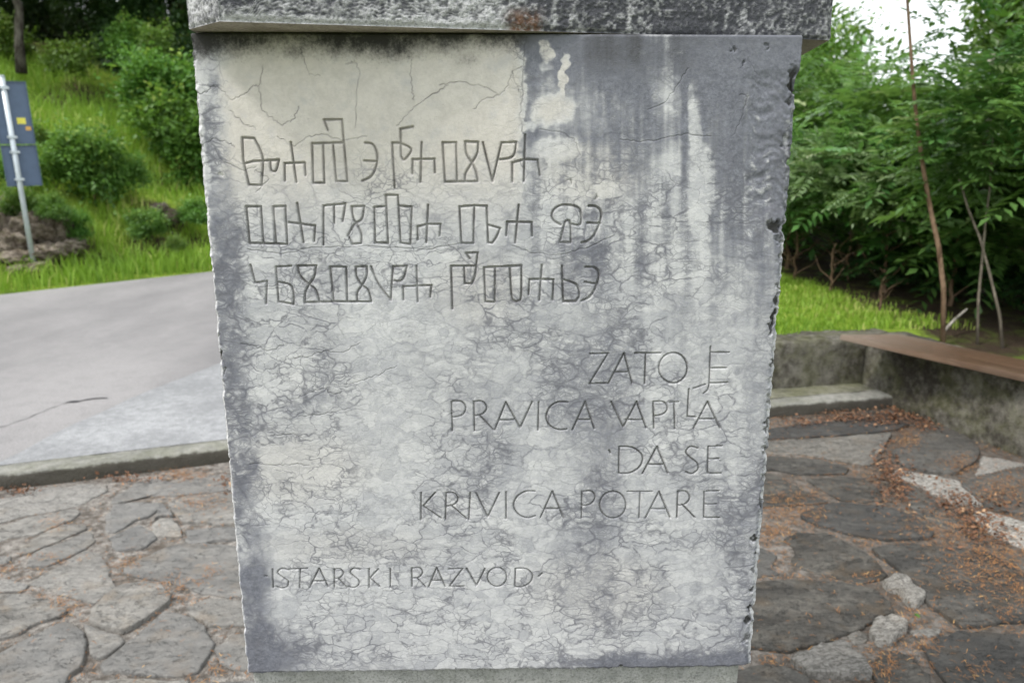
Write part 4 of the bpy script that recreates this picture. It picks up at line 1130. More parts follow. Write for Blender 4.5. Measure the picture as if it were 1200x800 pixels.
# plank seat
pa = Vector((2.10, 4.80)); pb = Vector((2.67, 3.81)); pc = pb + (pb - pa).normalized() * 2.0
dirp = (pb - pa).normalized(); nrm = Vector((-dirp.y, dirp.x))
if nrm.x < 0: nrm = -nrm
bench = empty('plank_bench', (pa.x, pa.y, .434), math.atan2(dirp.y, dirp.x) - math.pi / 2)
tag(bench, 'long brown plank seat bolted along the top of the mossy wall', 'bench')
Lp = (pc - pa).length; Wp = .34
sgn = 1 if (Matrix.Rotation(bench.rotation_euler.z, 2) @ Vector((1, 0))).dot(nrm) > 0 else -1
def box_bm(x0, x1, y0, y1, z0, z1, bev=0.0, seg=2):
    bm = bmesh.new()
    bmesh.ops.create_cube(bm, size=1)
    for v in bm.verts:
        v.co = ((x0 + x1) / 2 + v.co.x * (x1 - x0), (y0 + y1) / 2 + v.co.y * (y1 - y0), (z0 + z1) / 2 + v.co.z * (z1 - z0))
    if bev: bmesh.ops.bevel(bm, geom=bm.edges[:], offset=bev, segments=seg, affect='EDGES')
    return bm
x0, x1 = sorted((0, sgn * Wp))
bm = box_bm(x0, x1, 0.0, Lp, 0.0, 0.036, .005)
# the far end is cut on a slant, as in the photo
for v in bm.verts:
    if v.co.y < Lp / 2: v.co.y += (abs(v.co.x)) * 0.55
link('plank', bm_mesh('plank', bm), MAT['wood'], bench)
for yy in (1.3, 1.9):
    bm = bmesh.new(); bmesh.ops.create_cone(bm, cap_ends=True, segments=12, radius1=.011, radius2=.008, depth=.006, matrix=Matrix.Translation((sgn * .17, yy, .039)))
    link('bolt', bm_mesh('bolt', bm), MAT['galv'], bench)

# ================================================================== LAND
def road_left(y): return -5.8 + (y - 8.6) * .895
def road_right(y): return np.interp(y, [5.2, 8, 11.5, 15.5, 25.5, 55.5], [.3, .3, 1.5, 5, 14, 41])
def land(x, y):
    d = (road_left(y) - x) * .745
    nz = fbm(x * .7 + 40, y * .7 + 40, 800) - .5; nz2 = fbm(x * 2.5 + 40, y * 2.5 + 40, 803) - .5
    steep = sstep(-4.2, -6.2, x)            # the bank is steeper towards the sign
    prof_s = np.interp(d, [-1, 0, .9, 1.9, 9.5, 20, 60], [.0, .075, .19, 1.0, 3.95, 6.5, 9.0])
    prof_g = np.interp(d, [-1, 0, .9, 1.9, 9.5, 20, 60], [.0, .075, .17, .60, 3.7, 6.5, 9.0])
    bank = prof_g + (prof_s - prof_g) * steep + sstep(.6, 2.5, d) * (nz * .5 + nz2 * .16)
    base = np.full_like(x, -0.06)
    z = np.where(d > -.05, bank, base)
    # lawn right of the road and behind the walls
    lw = sstep(.1, .9, x - road_right(y)) * (y > np.interp(x, [.45, 2.62], [4.62, 5.1]) + .16)
    lawn = (.445 + .05 * nz2 + 0.02 * np.clip(y - 6, 0, 8)) * lw - .06
    beh = (x > np.interp(y, [-2, .9, 2.8, 3.85, 5.0], [4.7, 3.75, 3.10, 2.74, 2.36]) + .25)
    lawn2 = (.42 + .06 * nz2 - 0.05 * np.clip(x - 3.6, 0, 8)) * beh - .06
    z = np.maximum(z, np.where(d < -.05, np.maximum(lawn, lawn2), -9))
    return z
def axis(lo, hi, far, step, g=1.35):
    a = list(np.arange(lo, hi + 1e-6, step))
    s_ = step; q = a[-1]
    while q < far: s_ *= g; q += s_; a.append(q)
    s_ = step; q = a[0]
    while q > -far: s_ *= g; q -= s_; a.insert(0, q)
    return np.array(a)
ax_ = axis(-16, 9, 400, .13); ay_ = axis(-2, 22, 400, .13)
LX, LY = np.meshgrid(ax_, ay_, indexing='ij')
LZ = land(LX, LY)
ii = np.arange(LX.size).reshape(LX.shape)
dd = (road_left(LY) - LX) * .8
soil = 0.75 * sstep(2.55, 3.0, LX) * sstep(3, 5, LY) * (1 - sstep(2.0, 2.6, 0 * LX)) + 0.0
soil = np.maximum(soil, 0.7 * sstep(8.5, 10.5, dd))
soil = np.maximum(soil, .8 * np.exp(-((dd - 1.35) / .35) ** 2) * (fbm(LX * 1.2, LY * 1.2, 830) > .5))
for sx_, sy_, sr_ in [(lambda p: (p.x, p.y, r_))(at_y(px, py, Y)) for px, py, Y, r_ in ((190, 240, 11.8, .5), (100, 292, 10.2, .45), (180, 285, 11.0, .5), (95, 75, 15.6, 1.0), (60, 90, 15, .8), (120, 150, 13, .5), (75, 255, 10.5, .5), (175, 160, 13.0, .5))]:
    soil = np.maximum(soil, .9 * np.exp(-((LX - sx_) ** 2 + (LY - sy_) ** 2) / sr_ ** 2))
me = np_mesh('ground', np.stack([LX, LY, LZ], -1).reshape(-1, 3), np.stack([ii[:-1, :-1], ii[1:, :-1], ii[1:, 1:], ii[:-1, 1:]], -1).reshape(-1, 4), dict(soil=soil.ravel()), True)
ground = struct(link('ground', me, MAT['ground']))

# rock outcrop beside the sign
def rocks(name, lumps, mat):
    V_, F_ = [], []; nb = 0
    for (c_, r_, s_) in lumps:
        bm = bmesh.new(); bmesh.ops.create_icosphere(bm, subdivisions=4, radius=1)
        co = np.array([v.co for v in bm.verts])
        nn = fbm(co[:, 0] * 1.6 + s_, co[:, 1] * 1.6 + co[:, 2] * 1.3, 850 + s_) - .5
        n2 = fbm(co[:, 0] * 6 + s_, co[:, 1] * 6 + co[:, 2] * 5, 870 + s_) - .5
        co = co * (1 + 1.1 * nn + .8 * n2)[:, None]
        co[:, 2] = np.round(co[:, 2] * 3.5 + .5 * nn) / 3.5 * .55 + co[:, 2] * .45      # bedding
        V_.append(co * np.array(r_) + np.array(c_)); F_.append(np.array([[v.index for v in q.verts] for q in bm.faces]) + nb); nb += len(co); bm.free()
    return link(name, np_mesh(name, np.concatenate(V_), np.concatenate(F_), None, True), mat)
ro = []
for (px, py, Y, rx, rz, s_) in ((8, 285, 9.75, .33, .25, 1), (35, 262, 9.95, .35, .26, 2), (62, 262, 10.15, .28, .26, 3), (-15, 265, 9.8, .4, .3, 4), (50, 296, 9.75, .25, .14, 5), (15, 302, 9.5, .3, .12, 6),
                                (-45, 280, 9.6, .5, .34, 7), (80, 288, 10.1, .22, .15, 8), (30, 312, 9.35, .2, .07, 9), (5, 245, 10.1, .3, .2, 10)):
    p = at_y(px, py, Y); ro.append(((p.x, p.y + .06, p.z - .03), (rx * .8, .26, rz * .85), s_))
rk = rocks('rock_outcrop', ro, MAT['rock'])
tag(rk, 'broken pale rock outcrop in the grass bank behind the road sign pole', 'rock')
pr = at_y(205, 254, 11.6)
rk2 = rocks('rock_outcrop', [((pr.x, pr.y, pr.z), (.15, .15, .11), 21), ((pr.x - .22, pr.y, pr.z + .13), (.11, .11, .08), 22)], MAT['rock'])
tag(rk2, 'small brown rock showing through the grass bank close to the pillar edge', 'rock')

# ================================================================== PLANTS
def leaf_quad(base, d, up, L, W, fold=0.25):
    """one leaf: 4 points, two triangles folded on the midrib -> returned as 4 verts"""
    s_ = np.cross(d, up); s_ /= np.linalg.norm(s_, axis=-1, keepdims=True) + 1e-9
    n_ = np.cross(s_, d)
    b = base; t = base + d * L[:, None]
    m = base + d * (L * .45)[:, None]
    l = m + s_ * (W * .5)[:, None] + n_ * (W * fold)[:, None]
    r = m - s_ * (W * .5)[:, None] + n_ * (W * fold)[:, None]
    return np.stack([b, l, t, r], 1)

def unit(v): return v / (np.linalg.norm(v, axis=-1, keepdims=True) + 1e-9)

def crown_points(n, rx, ry, rz, r_, lobes=7, fill=0.35):
    """points through an uneven crown made of lobes, denser towards the outside"""
    cs = unit(r_.normal(size=(lobes, 3))) * np.array([rx, ry, rz]) * r_.uniform(.35, .75, (lobes, 1))
    rad = r_.uniform(.24, .60, lobes)
    k_ = r_.integers(0, lobes, n)
    dirs = unit(r_.normal(size=(n, 3)))
    rr = (fill + (1 - fill) * r_.random(n) ** .6) * rad[k_]
    P = cs[k_] + dirs * rr[:, None] * np.array([rx, ry, rz])
    far_ = r_.random(n) < .12                       # shoots that reach out of the outline
    P[far_] = P[far_] * r_.uniform(1.1, 1.45, (far_.sum(), 1)) + np.array([0, 0, .12 * rz])
    return P, unit(dirs * np.array([1, 1, .8]) + unit(P) * .6)

def foliage_mesh(name, n, rx, ry, rz, seed, kind='leaf', size=.1, lobes=7, up_bias=.25, fill=.35, mat='leaf'):
    r_ = np.random.default_rng(seed)
    P, O = crown_points(n, rx, ry, rz, r_, lobes, fill)
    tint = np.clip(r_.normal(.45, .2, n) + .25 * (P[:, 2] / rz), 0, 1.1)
    Q, T = [], []
    if kind == 'frond':
        D = unit(O * np.array([1, 1, .35]) + np.array([0, 0, up_bias]) + r_.normal(size=(n, 3)) * .35)
        Ls = size * r_.uniform(.7, 1.25, n)
        up = unit(np.array([0, 0, 1]) + r_.normal(size=(n, 3)) * .2)
        side = unit(np.cross(D, up))
        npair = 7
        for i in range(npair):
            t = (i + 1) / (npair + .6)
            droop = np.array([0, 0, -1]) * (t ** 2 * .28 * Ls)[:, None]
            b = P + D * (Ls * t)[:, None] + droop
            ll = Ls * .36 * (1 - .45 * abs(t - .45))
            for sg in (-1, 1):
                d = unit(side * sg + D * .45 + np.array([0, 0, -.28]) + r_.normal(size=(n, 3)) * .1)
                Q.append(leaf_quad(b, d, up, ll, ll * .38)); T.append(tint)
        b = P + D * Ls[:, None] + np.array([0, 0, -1]) * (.25 * Ls)[:, None]
        Q.append(leaf_quad(b, unit(D + np.array([0, 0, -.4])), up, Ls * .3, Ls * .12)); T.append(tint)
    else:
        for i in range(6):
            d = unit(O + r_.normal(size=(n, 3)) * .75 + np.array([0, 0, -.15]))
            b = P + r_.normal(size=(n, 3)) * size * .8
            up = unit(np.array([0, 0, 1]) + O * .5 + r_.normal(size=(n, 3)) * .5)
            ll = size * r_.uniform(.65, 1.3, n)
            Q.append(leaf_quad(b, d, up, ll, ll * r_.uniform(.45, .7, n))); T.append(tint)
    Q = np.concatenate(Q); T = np.repeat(np.concatenate(T), 4)
    V_ = Q.reshape(-1, 3); m = len(Q)
    i0 = np.arange(m) * 4
    F_ = np.concatenate([np.stack([i0, i0 + 1, i0 + 2], -1), np.stack([i0, i0 + 2, i0 + 3], -1)])
    me = np_mesh(name, V_, F_, dict(tint=T))
    me.materials.append(MAT[mat])
    return me

def tube_bm(bm, pts, radii, seg=7):
    prev = None
    for i, p in enumerate(pts):
        p = Vector(p)
        t = (Vector(pts[min(i + 1, len(pts) - 1)]) - Vector(pts[max(i - 1, 0)])).normalized()
        a = t.orthogonal().normalized(); b = t.cross(a)
        if prev is not None:
            a = (pa_ - t * pa_.dot(t)).normalized(); b = t.cross(a)
        pa_ = a
        ring_ = [bm.verts.new(p + (a * math.cos(6.2832 * k / seg) + b * math.sin(6.2832 * k / seg)) * radii[i]) for k in range(seg)]
        if prev:
            for k in range(seg): bm.faces.new((prev[k], prev[(k + 1) % seg], ring_[(k + 1) % seg], ring_[k]))
        else: bm.faces.new(ring_[::-1])
        prev = ring_
    bm.faces.new(prev)

def trunk_mesh(name, h, r0, seed, limbs=6, spread=1.0, lean=(0, 0), limb_from=.35, mat='bark', wig=.06):
    r_ = random.Random(seed); bm = bmesh.new()
    N = 9
    pts = [(lean[0] * (i / N) * h + r_.uniform(-wig, wig) * (i > 0), lean[1] * (i / N) * h + r_.uniform(-wig, wig) * (i > 0), h * i / N - .15 * (i == 0)) for i in range(N + 1)]
    rad = [r0 * (1 - .75 * i / N) * (1.25 if i == 0 else 1) for i in range(N + 1)]
    tube_bm(bm, pts, rad, 8)
    for j in range(limbs):
        f_ = limb_from + (1 - limb_from) * (j + .5) / limbs
        k_ = min(N - 1, int(f_ * N)); p = Vector(pts[k_])
        a = r_.uniform(0, 6.28); L = spread * r_.uniform(.5, 1) * (1.15 - f_ * .5)
        q = [p + Vector((math.cos(a) * L * t, math.sin(a) * L * t, L * (.55 * t + .25 * t * t))) + Vector((r_.uniform(-.04, .04), r_.uniform(-.04, .04), 0)) * (t > 0) for t in (0, .25, .5, .75, 1)]
        rr = rad[k_] * .55
        tube_bm(bm, q, [rr, rr * .8, rr * .6, rr * .4, rr * .2], 5)
    me = bm_mesh(name, bm); me.materials.append(MAT[mat])
    me.polygons.foreach_set('use_smooth', np.ones(len(me.polygons), bool))
    return me

# crown / bush meshes shared by the copies
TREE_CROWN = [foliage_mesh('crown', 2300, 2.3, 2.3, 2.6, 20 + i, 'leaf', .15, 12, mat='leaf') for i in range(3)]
DARK_CROWN = [foliage_mesh('crown', 2600, 2.3, 2.3, 2.6, 30 + i, 'leaf', .15, 12, mat='darkleaf') for i in range(2)]
FROND_BUSH = [foliage_mesh('foliage', 130, .85, .8, .9, 40 + i, 'frond', .5, 7, mat='frond') for i in range(4)]
FROND_TREE = [foliage_mesh('crown', 420, 1.3, 1.3, 1.5, 50 + i, 'frond', .46, 9, mat='frond') for i in range(2)]
FERN = foliage_mesh('foliage', 60, .5, .5, .28, 48, 'frond', .3, 5, mat='darkfrond')
LEAF_BUSH = [foliage_mesh('foliage', 1000, .95, .9, .8, 60 + i, 'leaf', .11, 18, fill=.05, mat='leaf') for i in range(3)]
BRIGHT_BUSH = [foliage_mesh('foliage', 380, .7, .65, .6, 70 + i, 'leaf', .10, 11, fill=.1, mat='brightleaf') for i in range(2)]
BUSH_STEM = [trunk_mesh('stem', .8, .025, 80 + i, 7, .7, limb_from=.05, mat='stem', wig=.03) for i in range(3)]
TREE_TRUNK = [trunk_mesh('trunk', 5.0, .13, 90 + i, 9, 2.0, limb_from=.4) for i in range(3)]
THIN_TRUNK = [trunk_mesh('trunk', 3.2, .035, 95 + i, 6, .9, limb_from=.55, mat='stem', wig=.04) for i in range(2)]

def gz_(x, y): return float(land(np.array([float(x)]), np.array([float(y)]))[0])

def plant(name, label, cat, group, x, y, crown_me, stem_me, cz, sc=1.0, rz=None, stem_name='trunk', crown_name='crown', ssc=None, z=None):
    o = empty(name, (x, y, gz_(x, y) if z is None else z), random.uniform(0, 6.28) if rz is None else rz)
    tag(o, label, cat, group)
    if stem_me is not None:
        s_ = link(stem_name, stem_me, None, o); s_.scale = ((ssc or sc),) * 3
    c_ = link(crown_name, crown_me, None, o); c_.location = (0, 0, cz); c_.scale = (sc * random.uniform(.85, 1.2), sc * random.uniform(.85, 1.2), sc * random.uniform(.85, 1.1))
    return o

rp = random.Random(5)
# --- right: thicket of feathery shrubs along the lawn's edge and behind the bench wall
GR = 'feathery shrubs of the thicket behind the low wall'
LB = 'feathery green shrub in the dense thicket behind the bench wall and lawn'
def edge_x(y): return float(np.interp(y, [2.5, 5.0, 5.9, 7.05, 9, 12], [4.0, 3.25, 3.0, 2.75, 2.2, 1.6]))
n_sh = 0
ZONES = [('feathery shrub in the front of the thicket directly behind the plank seat', 'shrubs directly behind the plank seat'),
         ('feathery shrub in the front row of the thicket along the lawn edge', 'shrubs along the lawn edge'),
         ('taller feathery shrub in the middle of the thicket above the front row', 'taller shrubs in the middle of the thicket'),
         ('feathery shrub deep in the thicket seen only above and between nearer ones', 'shrubs deep in the thicket')]
for row, (off, zc, sc) in enumerate(((.5, .95, .72), (1.25, 1.35, .95), (2.3, 1.3, .85))):
    y = 3.6
    while y < 12.5:
        x = edge_x(y) + off + rp.uniform(-.2, .2) + (.45 if y < 6 else 0)
        if x < road_right(y) + .6: break
        i = rp.randrange(4)
        zl, zg = ZONES[0 if row == 0 and y < 6 else 1 if row == 0 else 2 if row == 1 else 3]
        plant('feathery_shrub', zl, 'shrub', zg, x, y, FROND_BUSH[i], BUSH_STEM[i % 3] if row < 2 else None, (zc + (.35 if y < 6 else 0)) * rp.uniform(.85, 1.1), sc * rp.uniform(.85, 1.15), stem_name='stem', crown_name='foliage')
        y += (1.0 if row < 2 else 1.3) * sc * rp.uniform(.8, 1.1); n_sh += 1
for k_ in range(14):
    y = rp.uniform(8.5, 14); x = rp.uniform(max(2.6, float(road_right(y)) + 1.2), 10)
    plant('feathery_shrub', ZONES[3][0], 'shrub', ZONES[3][1], x, y, FROND_BUSH[k_ % 4], None, rp.uniform(.7, 1.2), rp.uniform(.8, 1.15), stem_name='stem', crown_name='foliage')
PALE_BUSH = foliage_mesh('foliage', 150, .85, .8, .8, 49, 'frond', .42, 8, mat='palefrond')
for (px, py, Y, sc_, lab_) in ((985, 215, 6.75, .55, 'pale green feathery bush behind the lawn, highlights painted into its leaves'), (938, 238, 7.5, .6, 'pale feathery bush nearest to the pillar edge above the lawn'), (1045, 235, 6.0, .36, 'small pale feathery bush left of the straight sapling')):
    p = at_y(px, py, Y); g = gz_(p.x, p.y)
    plant('feathery_shrub', lab_, 'shrub', None, p.x, p.y, PALE_BUSH, BUSH_STEM[1], p.z - g, sc_, stem_name='stem', crown_name='foliage')
for k_ in range(16):
    y = 2.6 + k_ * .33; x = edge_x(y) + rp.uniform(.75, 1.3) + (.35 if y < 6 else 0)
    plant('low_fern', 'low dark ferny plant on the bare soil under the thicket', 'plant', 'low ferny plants under the thicket', x, y, FERN, None, .28, rp.uniform(.8, 1.1), crown_name='foliage')
GT = 'trees standing behind the feathery thicket on the right'
LT = 'green broadleaf tree rising behind the feathery thicket on the right'
for k_, (x, y, s, m) in enumerate(((7.2, 8.2, .85, 1), (8.9, 10.5, 1.0, 0), (5.4, 17.0, .8, 1), (9.8, 14, 1.0, 1), (4.0, 13.5, .6, 1), (12, 9, 1.3, 0), (13, 16, 1.2, 1), (4.6, 22, .9, 1), (0.6, 22, 1.1, 1), (9, 5.0, 1.1, 0), (16, 21, 1.5, 1), (-.5, 27, 1.5, 1), (9.5, 27, 1.2, 1))):
    cm = (DARK_CROWN[k_ % 2] if m == 0 else TREE_CROWN[k_ % 3])
    plant('broadleaf_tree', LT, 'tree', GT, x, y, cm, TREE_TRUNK[k_ % 3], 4.3 * s * (.86 if m else 1), s)
# saplings with visible stems
def stem_from(name, pxs, Y, r0, r1, label, crown=True, mat='stem'):
    P = [at_y(px, py, Y) for px, py in pxs]
    b = P[0]
    o = empty(name, (b.x, b.y, b.z)); tag(o, label, 'tree')
    bm = bmesh.new(); n = len(P)
    tube_bm(bm, [(p.x - b.x + .0, p.y - b.y + (i * .03), p.z - b.z - (.1 if i == 0 else 0)) for i, p in enumerate(P)], [r0 + (r1 - r0) * i / (n - 1) for i in range(n)], 7)
    me = bm_mesh('trunk', bm); me.materials.append(MAT[mat]); link('trunk', me, None, o, True)
    if crown:
        t = P[-1]; c_ = link('crown', FROND_BUSH[rp.randrange(4)], None, o); c_.location = (t.x - b.x, t.y - b.y + .2, t.z - b.z + .3); c_.scale = (.5,) * 3
    return o
stem_from('sapling', [(1107, 392), (1109, 340), (1106, 290), (1100, 250), (1094, 200), (1090, 150), (1088, 100), (1087, 40), (1085, -40)], 4.95, .018, .009, 'slim brown sapling rising straight behind the far end of the plank seat')
stem_from('sapling', [(1180, 418), (1175, 370), (1166, 320), (1158, 280), (1147, 245), (1140, 210)], 4.9, .011, .006, 'thin grey sapling leaning left, crossed in front of its twin', True, 'bark')
stem_from('sapling', [(1147, 410), (1150, 350), (1158, 300), (1166, 250), (1174, 215), (1180, 160)], 5.0, .010, .005, 'thin grey sapling leaning right, crossed behind its twin', True, 'bark')
stem_from('sapling', [(1150, 330), (1152, 240), (1160, 190), (1168, 130), (1172, 60)], 6.6, .05, .03, 'pale barked young tree half hidden in the feathery leaves', False, 'pale_bark')
# fallen twig
tw = bmesh.new(); a_ = at_z(1106, 388, .42); b_ = at_y(1133, 362, a_.y + .1)
tube_bm(tw, [a_, (a_ + b_) / 2 + Vector((0, 0, .01)), b_], [.010, .009, .007], 6)
o = link('fallen_branch', bm_mesh('fallen_branch', tw), MAT['pale_bark']); tag(o, 'short broken branch leaning at the foot of the straight sapling', 'branch')
# overhanging dark tree at upper right
plant('overhanging_tree', 'dark leaved tree overhanging the bench from the upper right', 'tree', None, 4.75, 5.4, foliage_mesh('crown', 2600, 1.9, 1.9, 1.35, 35, 'leaf', .085, 11, mat='darkleaf'), TREE_TRUNK[1], 2.95, .8)

# --- left: bank, bushes, woods
def bank_at(px, py, Y): return at_y(px, py, Y)
def bush(px, py, Y, label, me, sc, name='leafy_bush', group=None, stem=True):
    p = at_y(px, py, Y); g = gz_(p.x, p.y)
    return plant(name, label, 'bush', group, p.x, p.y, me, BUSH_STEM[0] if stem else None, max(.3, p.z - g), sc, stem_name='stem', crown_name='foliage')
bush(105, 190, 11.3, 'low rounded bush halfway up the grass bank', LEAF_BUSH[0], .66)
bush(150, 200, 11.6, 'smaller bush joined to the right of the low rounded bush on the bank', LEAF_BUSH[1], .32)
bush(62, 205, 11.0, 'small bush directly right of the road sign on the bank', BRIGHT_BUSH[0], .4)
bush(192, 95, 13.8, 'tall bright bush at the top right of the grass bank', LEAF_BUSH[1], .75)
bush(205, 150, 13.4, 'green bush below the tall bright bush beside the pillar edge', LEAF_BUSH[2], .8)
bush(225, 190, 13.4, 'dark bush lowest at the foot of the bushes beside the pillar', LEAF_BUSH[0], .6)
bush(150, 55, 15.5, 'leafy bush hanging under the dark trees above the bank', LEAF_BUSH[2], .6)
bush(85, 68, 15.0, 'small bright bush at the upper edge of the grass bank', BRIGHT_BUSH[1], .6)
bush(182, 50, 14.0, 'yellow green young shoots above the tall bush', BRIGHT_BUSH[0], .45)
bush(5, 45, 16.5, 'bright bush behind the road sign at the top of the bank', BRIGHT_BUSH[1], .8)
bush(60, 245, 9.9, 'moss green weeds hanging over the right side of the rock outcrop', LEAF_BUSH[2], .25, 'weed_clump', None, False)
bush(22, 236, 9.9, 'weeds hanging over the top of the rock outcrop behind the pole', LEAF_BUSH[1], .28, 'weed_clump', None, False)
bush(18, 205, 10.6, 'low weeds growing over the rock behind the sign', BRIGHT_BUSH[0], .45)
for i_, (px, py, Y, sc_, lab_) in enumerate(((88, 262, 10.3, .28, 'tuft of weeds at the bank foot just right of the rock outcrop'), 
        (170, 262, 11.0, .3, 'leafy weeds on the bank foot left of the small brown rock'), (228, 250, 11.6, .3, 'leafy weeds on the bank foot against the pillar edge'), (45, 165, 12.0, .32, 'pale weeds above the small bush beside the sign'), (205, 285, 10.6, .2, 'verge weeds by the road close to the pillar edge'))):
    bush(px, py, Y, lab_, (LEAF_BUSH + BRIGHT_BUSH)[i_ % 5], sc_, 'weed_clump', None, False)
GW = 'trees of the dark wood above the grass bank'
LW = 'dark tree in the shaded wood above the grass bank'
def wood(x, y, s, k_, me=None, cz=4.0):
    plant('wood_tree', LW, 'tree', GW, x, y, me or DARK_CROWN[k_ % 2], TREE_TRUNK[k_ % 3], cz * s, s)
k_ = 0
for (x, y, s) in ((-9.8, 19.6, .9), (-7.4, 18.6, .85), (-5.0, 17.6, .8), (-12, 20.5, 1.1), (-8.4, 20.5, 1.1), (-5.8, 19.5, 1.0), (-15, 19, 1.2), (-10.5, 23, 1.3), (-7, 24, 1.3), (-14, 25, 1.4), (-4.6, 21.5, 1.0), (-18, 23, 1.5), (-5, 27, 1.3), (-19, 15, 1.3), (-12, 30, 1.6), (-18, 31, 1.7), (-7, 32, 1.6), (-23, 12, 1.3), (-26, 18, 1.5), (-20, 8, 1.2), (-25, 5, 1.3), (-29, 9, 1.6), (-23, 26, 1.6), (-1, 26, 1.3), (-3, 31, 1.6), (3, 34, 1.6), (1, 41, 1.8), (9, 40, 1.8), (-30, -2, 1.6), (-27, 28, 1.7)):
    wood(x, y, s, k_, cz=3.6); k_ += 1
for (x, y) in ((-9.8, 19.0), (-8.4, 18.2), (-7.0, 17.4), (-5.9, 16.2), (-11.3, 19.8), (-13, 20), (-5.0, 15.4), (-9, 20.5), (-7, 19.2), (-4.2, 17)):
    p = plant('wood_shrub', 'dark undergrowth shrub at the foot of the wood above the bank', 'shrub', 'undergrowth shrubs at the foot of the wood', x, y, DARK_CROWN[k_ % 2], None, .9, .42, crown_name='foliage'); k_ += 1
# the trunk seen behind the sign
p = at_y(24, 76, 15.2)
o = plant('leaning_tree', 'dark trunked tree with patches of pale bark at the top left', 'tree', None, p.x, p.y, DARK_CROWN[0], trunk_mesh('trunk', 4.4, .085, 97, 5, 1.6, lean=(.05, 0), limb_from=.5, mat='dark_bark', wig=.1), 4.6, .9, 0.0, ssc=1.0, z=p.z)

# --- grass (nobody could count it)
def grass(name, pts, zfun, hmin, hmax, wd, label=None, seed=0):
    r_ = np.random.default_rng(seed); n = len(pts)
    x, y = pts[:, 0], pts[:, 1]; z = zfun(x, y)
    a = r_.uniform(0, 6.283, n); h = r_.uniform(hmin, hmax, n); ln = r_.uniform(.1, .7, n); a2 = r_.uniform(0, 6.283, n)
    h = h * (.45 + 1.1 * fbm(x * .9, y * .9, 920)); sx, sy = np.cos(a) * wd, np.sin(a) * wd
    b0_ = np.stack([x - sx, y - sy, z - .02], -1); b1_ = np.stack([x + sx, y + sy, z - .02], -1)
    m0 = np.stack([x - sx * .7 + np.cos(a2) * ln * h * .25, y - sy * .7 + np.sin(a2) * ln * h * .25, z + h * .6], -1)
    m1 = np.stack([x + sx * .7 + np.cos(a2) * ln * h * .25, y + sy * .7 + np.sin(a2) * ln * h * .25, z + h * .6], -1)
    t_ = np.stack([x + np.cos(a2) * ln * h, y + np.sin(a2) * ln * h, z + h], -1)
    V_ = np.stack([b0_, b1_, m1, m0, t_], 1).reshape(-1, 3); i0 = np.arange(n) * 5
    F_ = np.concatenate([np.stack([i0, i0 + 1, i0 + 2], -1), np.stack([i0, i0 + 2, i0 + 3], -1), np.stack([i0 + 3, i0 + 2, i0 + 4], -1)])
    tint = np.clip(.12 + 1.25 * (fbm(x * 1.1, y * 1.1, 900) - .2) + r_.normal(0, .16, n) + (r_.random(n) < .06) * .5, 0, 1.1)
    me = np_mesh(name, V_, F_, dict(tint=np.repeat(tint, 5)))
    return stuff(link(name, me, MAT['grass']))
n = 95000
gxp = rng.uniform(-15, -2.6, n); gyp = rng.uniform(4.5, 17.5, n)
d = (road_left(gyp) - gxp) * .745
SOILP = [(lambda p: (p.x, p.y, r_))(at_y(px, py, Y)) for px, py, Y, r_ in ((190, 240, 11.8, .4), (100, 292, 10.2, .35), (180, 285, 11.0, .4), (95, 75, 15.6, .8), (75, 255, 10.5, .4))]
bare = np.zeros(n)
for sx_, sy_, sr_ in SOILP: bare = np.maximum(bare, np.exp(-((gxp - sx_) ** 2 + (gyp - sy_) ** 2) / sr_ ** 2))
keep = (rng.random(n) > bare * .9) & (d > .03) & (d < 9.8) & (fbm(gxp * 1.3, gyp * 1.3, 910) > .36) | ((d > .03) & (d < 1.0))
pts = np.column_stack([gxp, gyp])[keep]
o = grass('bank_grass', pts, land, .07, .30, .009, seed=1); tag(o, 'long fresh grass covering the bank beyond the road', 'grass')
n = 60000
gxp = rng.uniform(.3, 5.0, n); gyp = rng.uniform(4.75, 11, n)
keep = (gxp < np.interp(gyp, [4, 5.0, 5.9, 7.05, 9, 12], [3.5, 3.25, 3.1, 2.85, 2.4, 1.9]) + rng.normal(0, .1, n)) & (gyp > np.interp(gxp, [.45, 2.62], [4.62, 5.1]) + .2) & ~((gxp > 2.2) & (gyp < 5.15) & (gxp < 2.9))
o = grass('lawn_grass', np.column_stack([gxp, gyp])[keep], land, .02, .065, .005, seed=2); tag(o, 'short bright lawn grass behind the low back wall', 'grass')

# --- dry pine needles and leaves on the terrace
def inside_any(P):
    r_ = np.zeros(len(P), bool)
    for poly, _, _ in polys:
        m = (P[:, 0] > poly[:, 0].min()) & (P[:, 0] < poly[:, 0].max()) & (P[:, 1] > poly[:, 1].min()) & (P[:, 1] < poly[:, 1].max())
        if m.any():
            q = np.zeros(len(P), bool); q[m] = inside(P[m], poly); r_ |= q
    return r_
n = 330000
P = np.column_stack([rng.uniform(-3.2, 3.4, n), rng.uniform(.9, 4.75, n)])
def px_of(P, z=0.01):
    dep_ = P[:, 1] * CP - (z - EYE.z) * SP
    return 600 + FPX * P[:, 0] / dep_, 400 - FPX * (P[:, 1] * SP + (z - EYE.z) * CP) / dep_
qx, qy = px_of(P)
ins_ = inside_any(P)
pn = fbm(P[:, 0] * 3.5, P[:, 1] * 3.5, 950)
prob = np.where(ins_, .008, .12) * np.where(pn > .52, 1.6, .45) * np.where(P[:, 0] > 0, 1.3, .75)
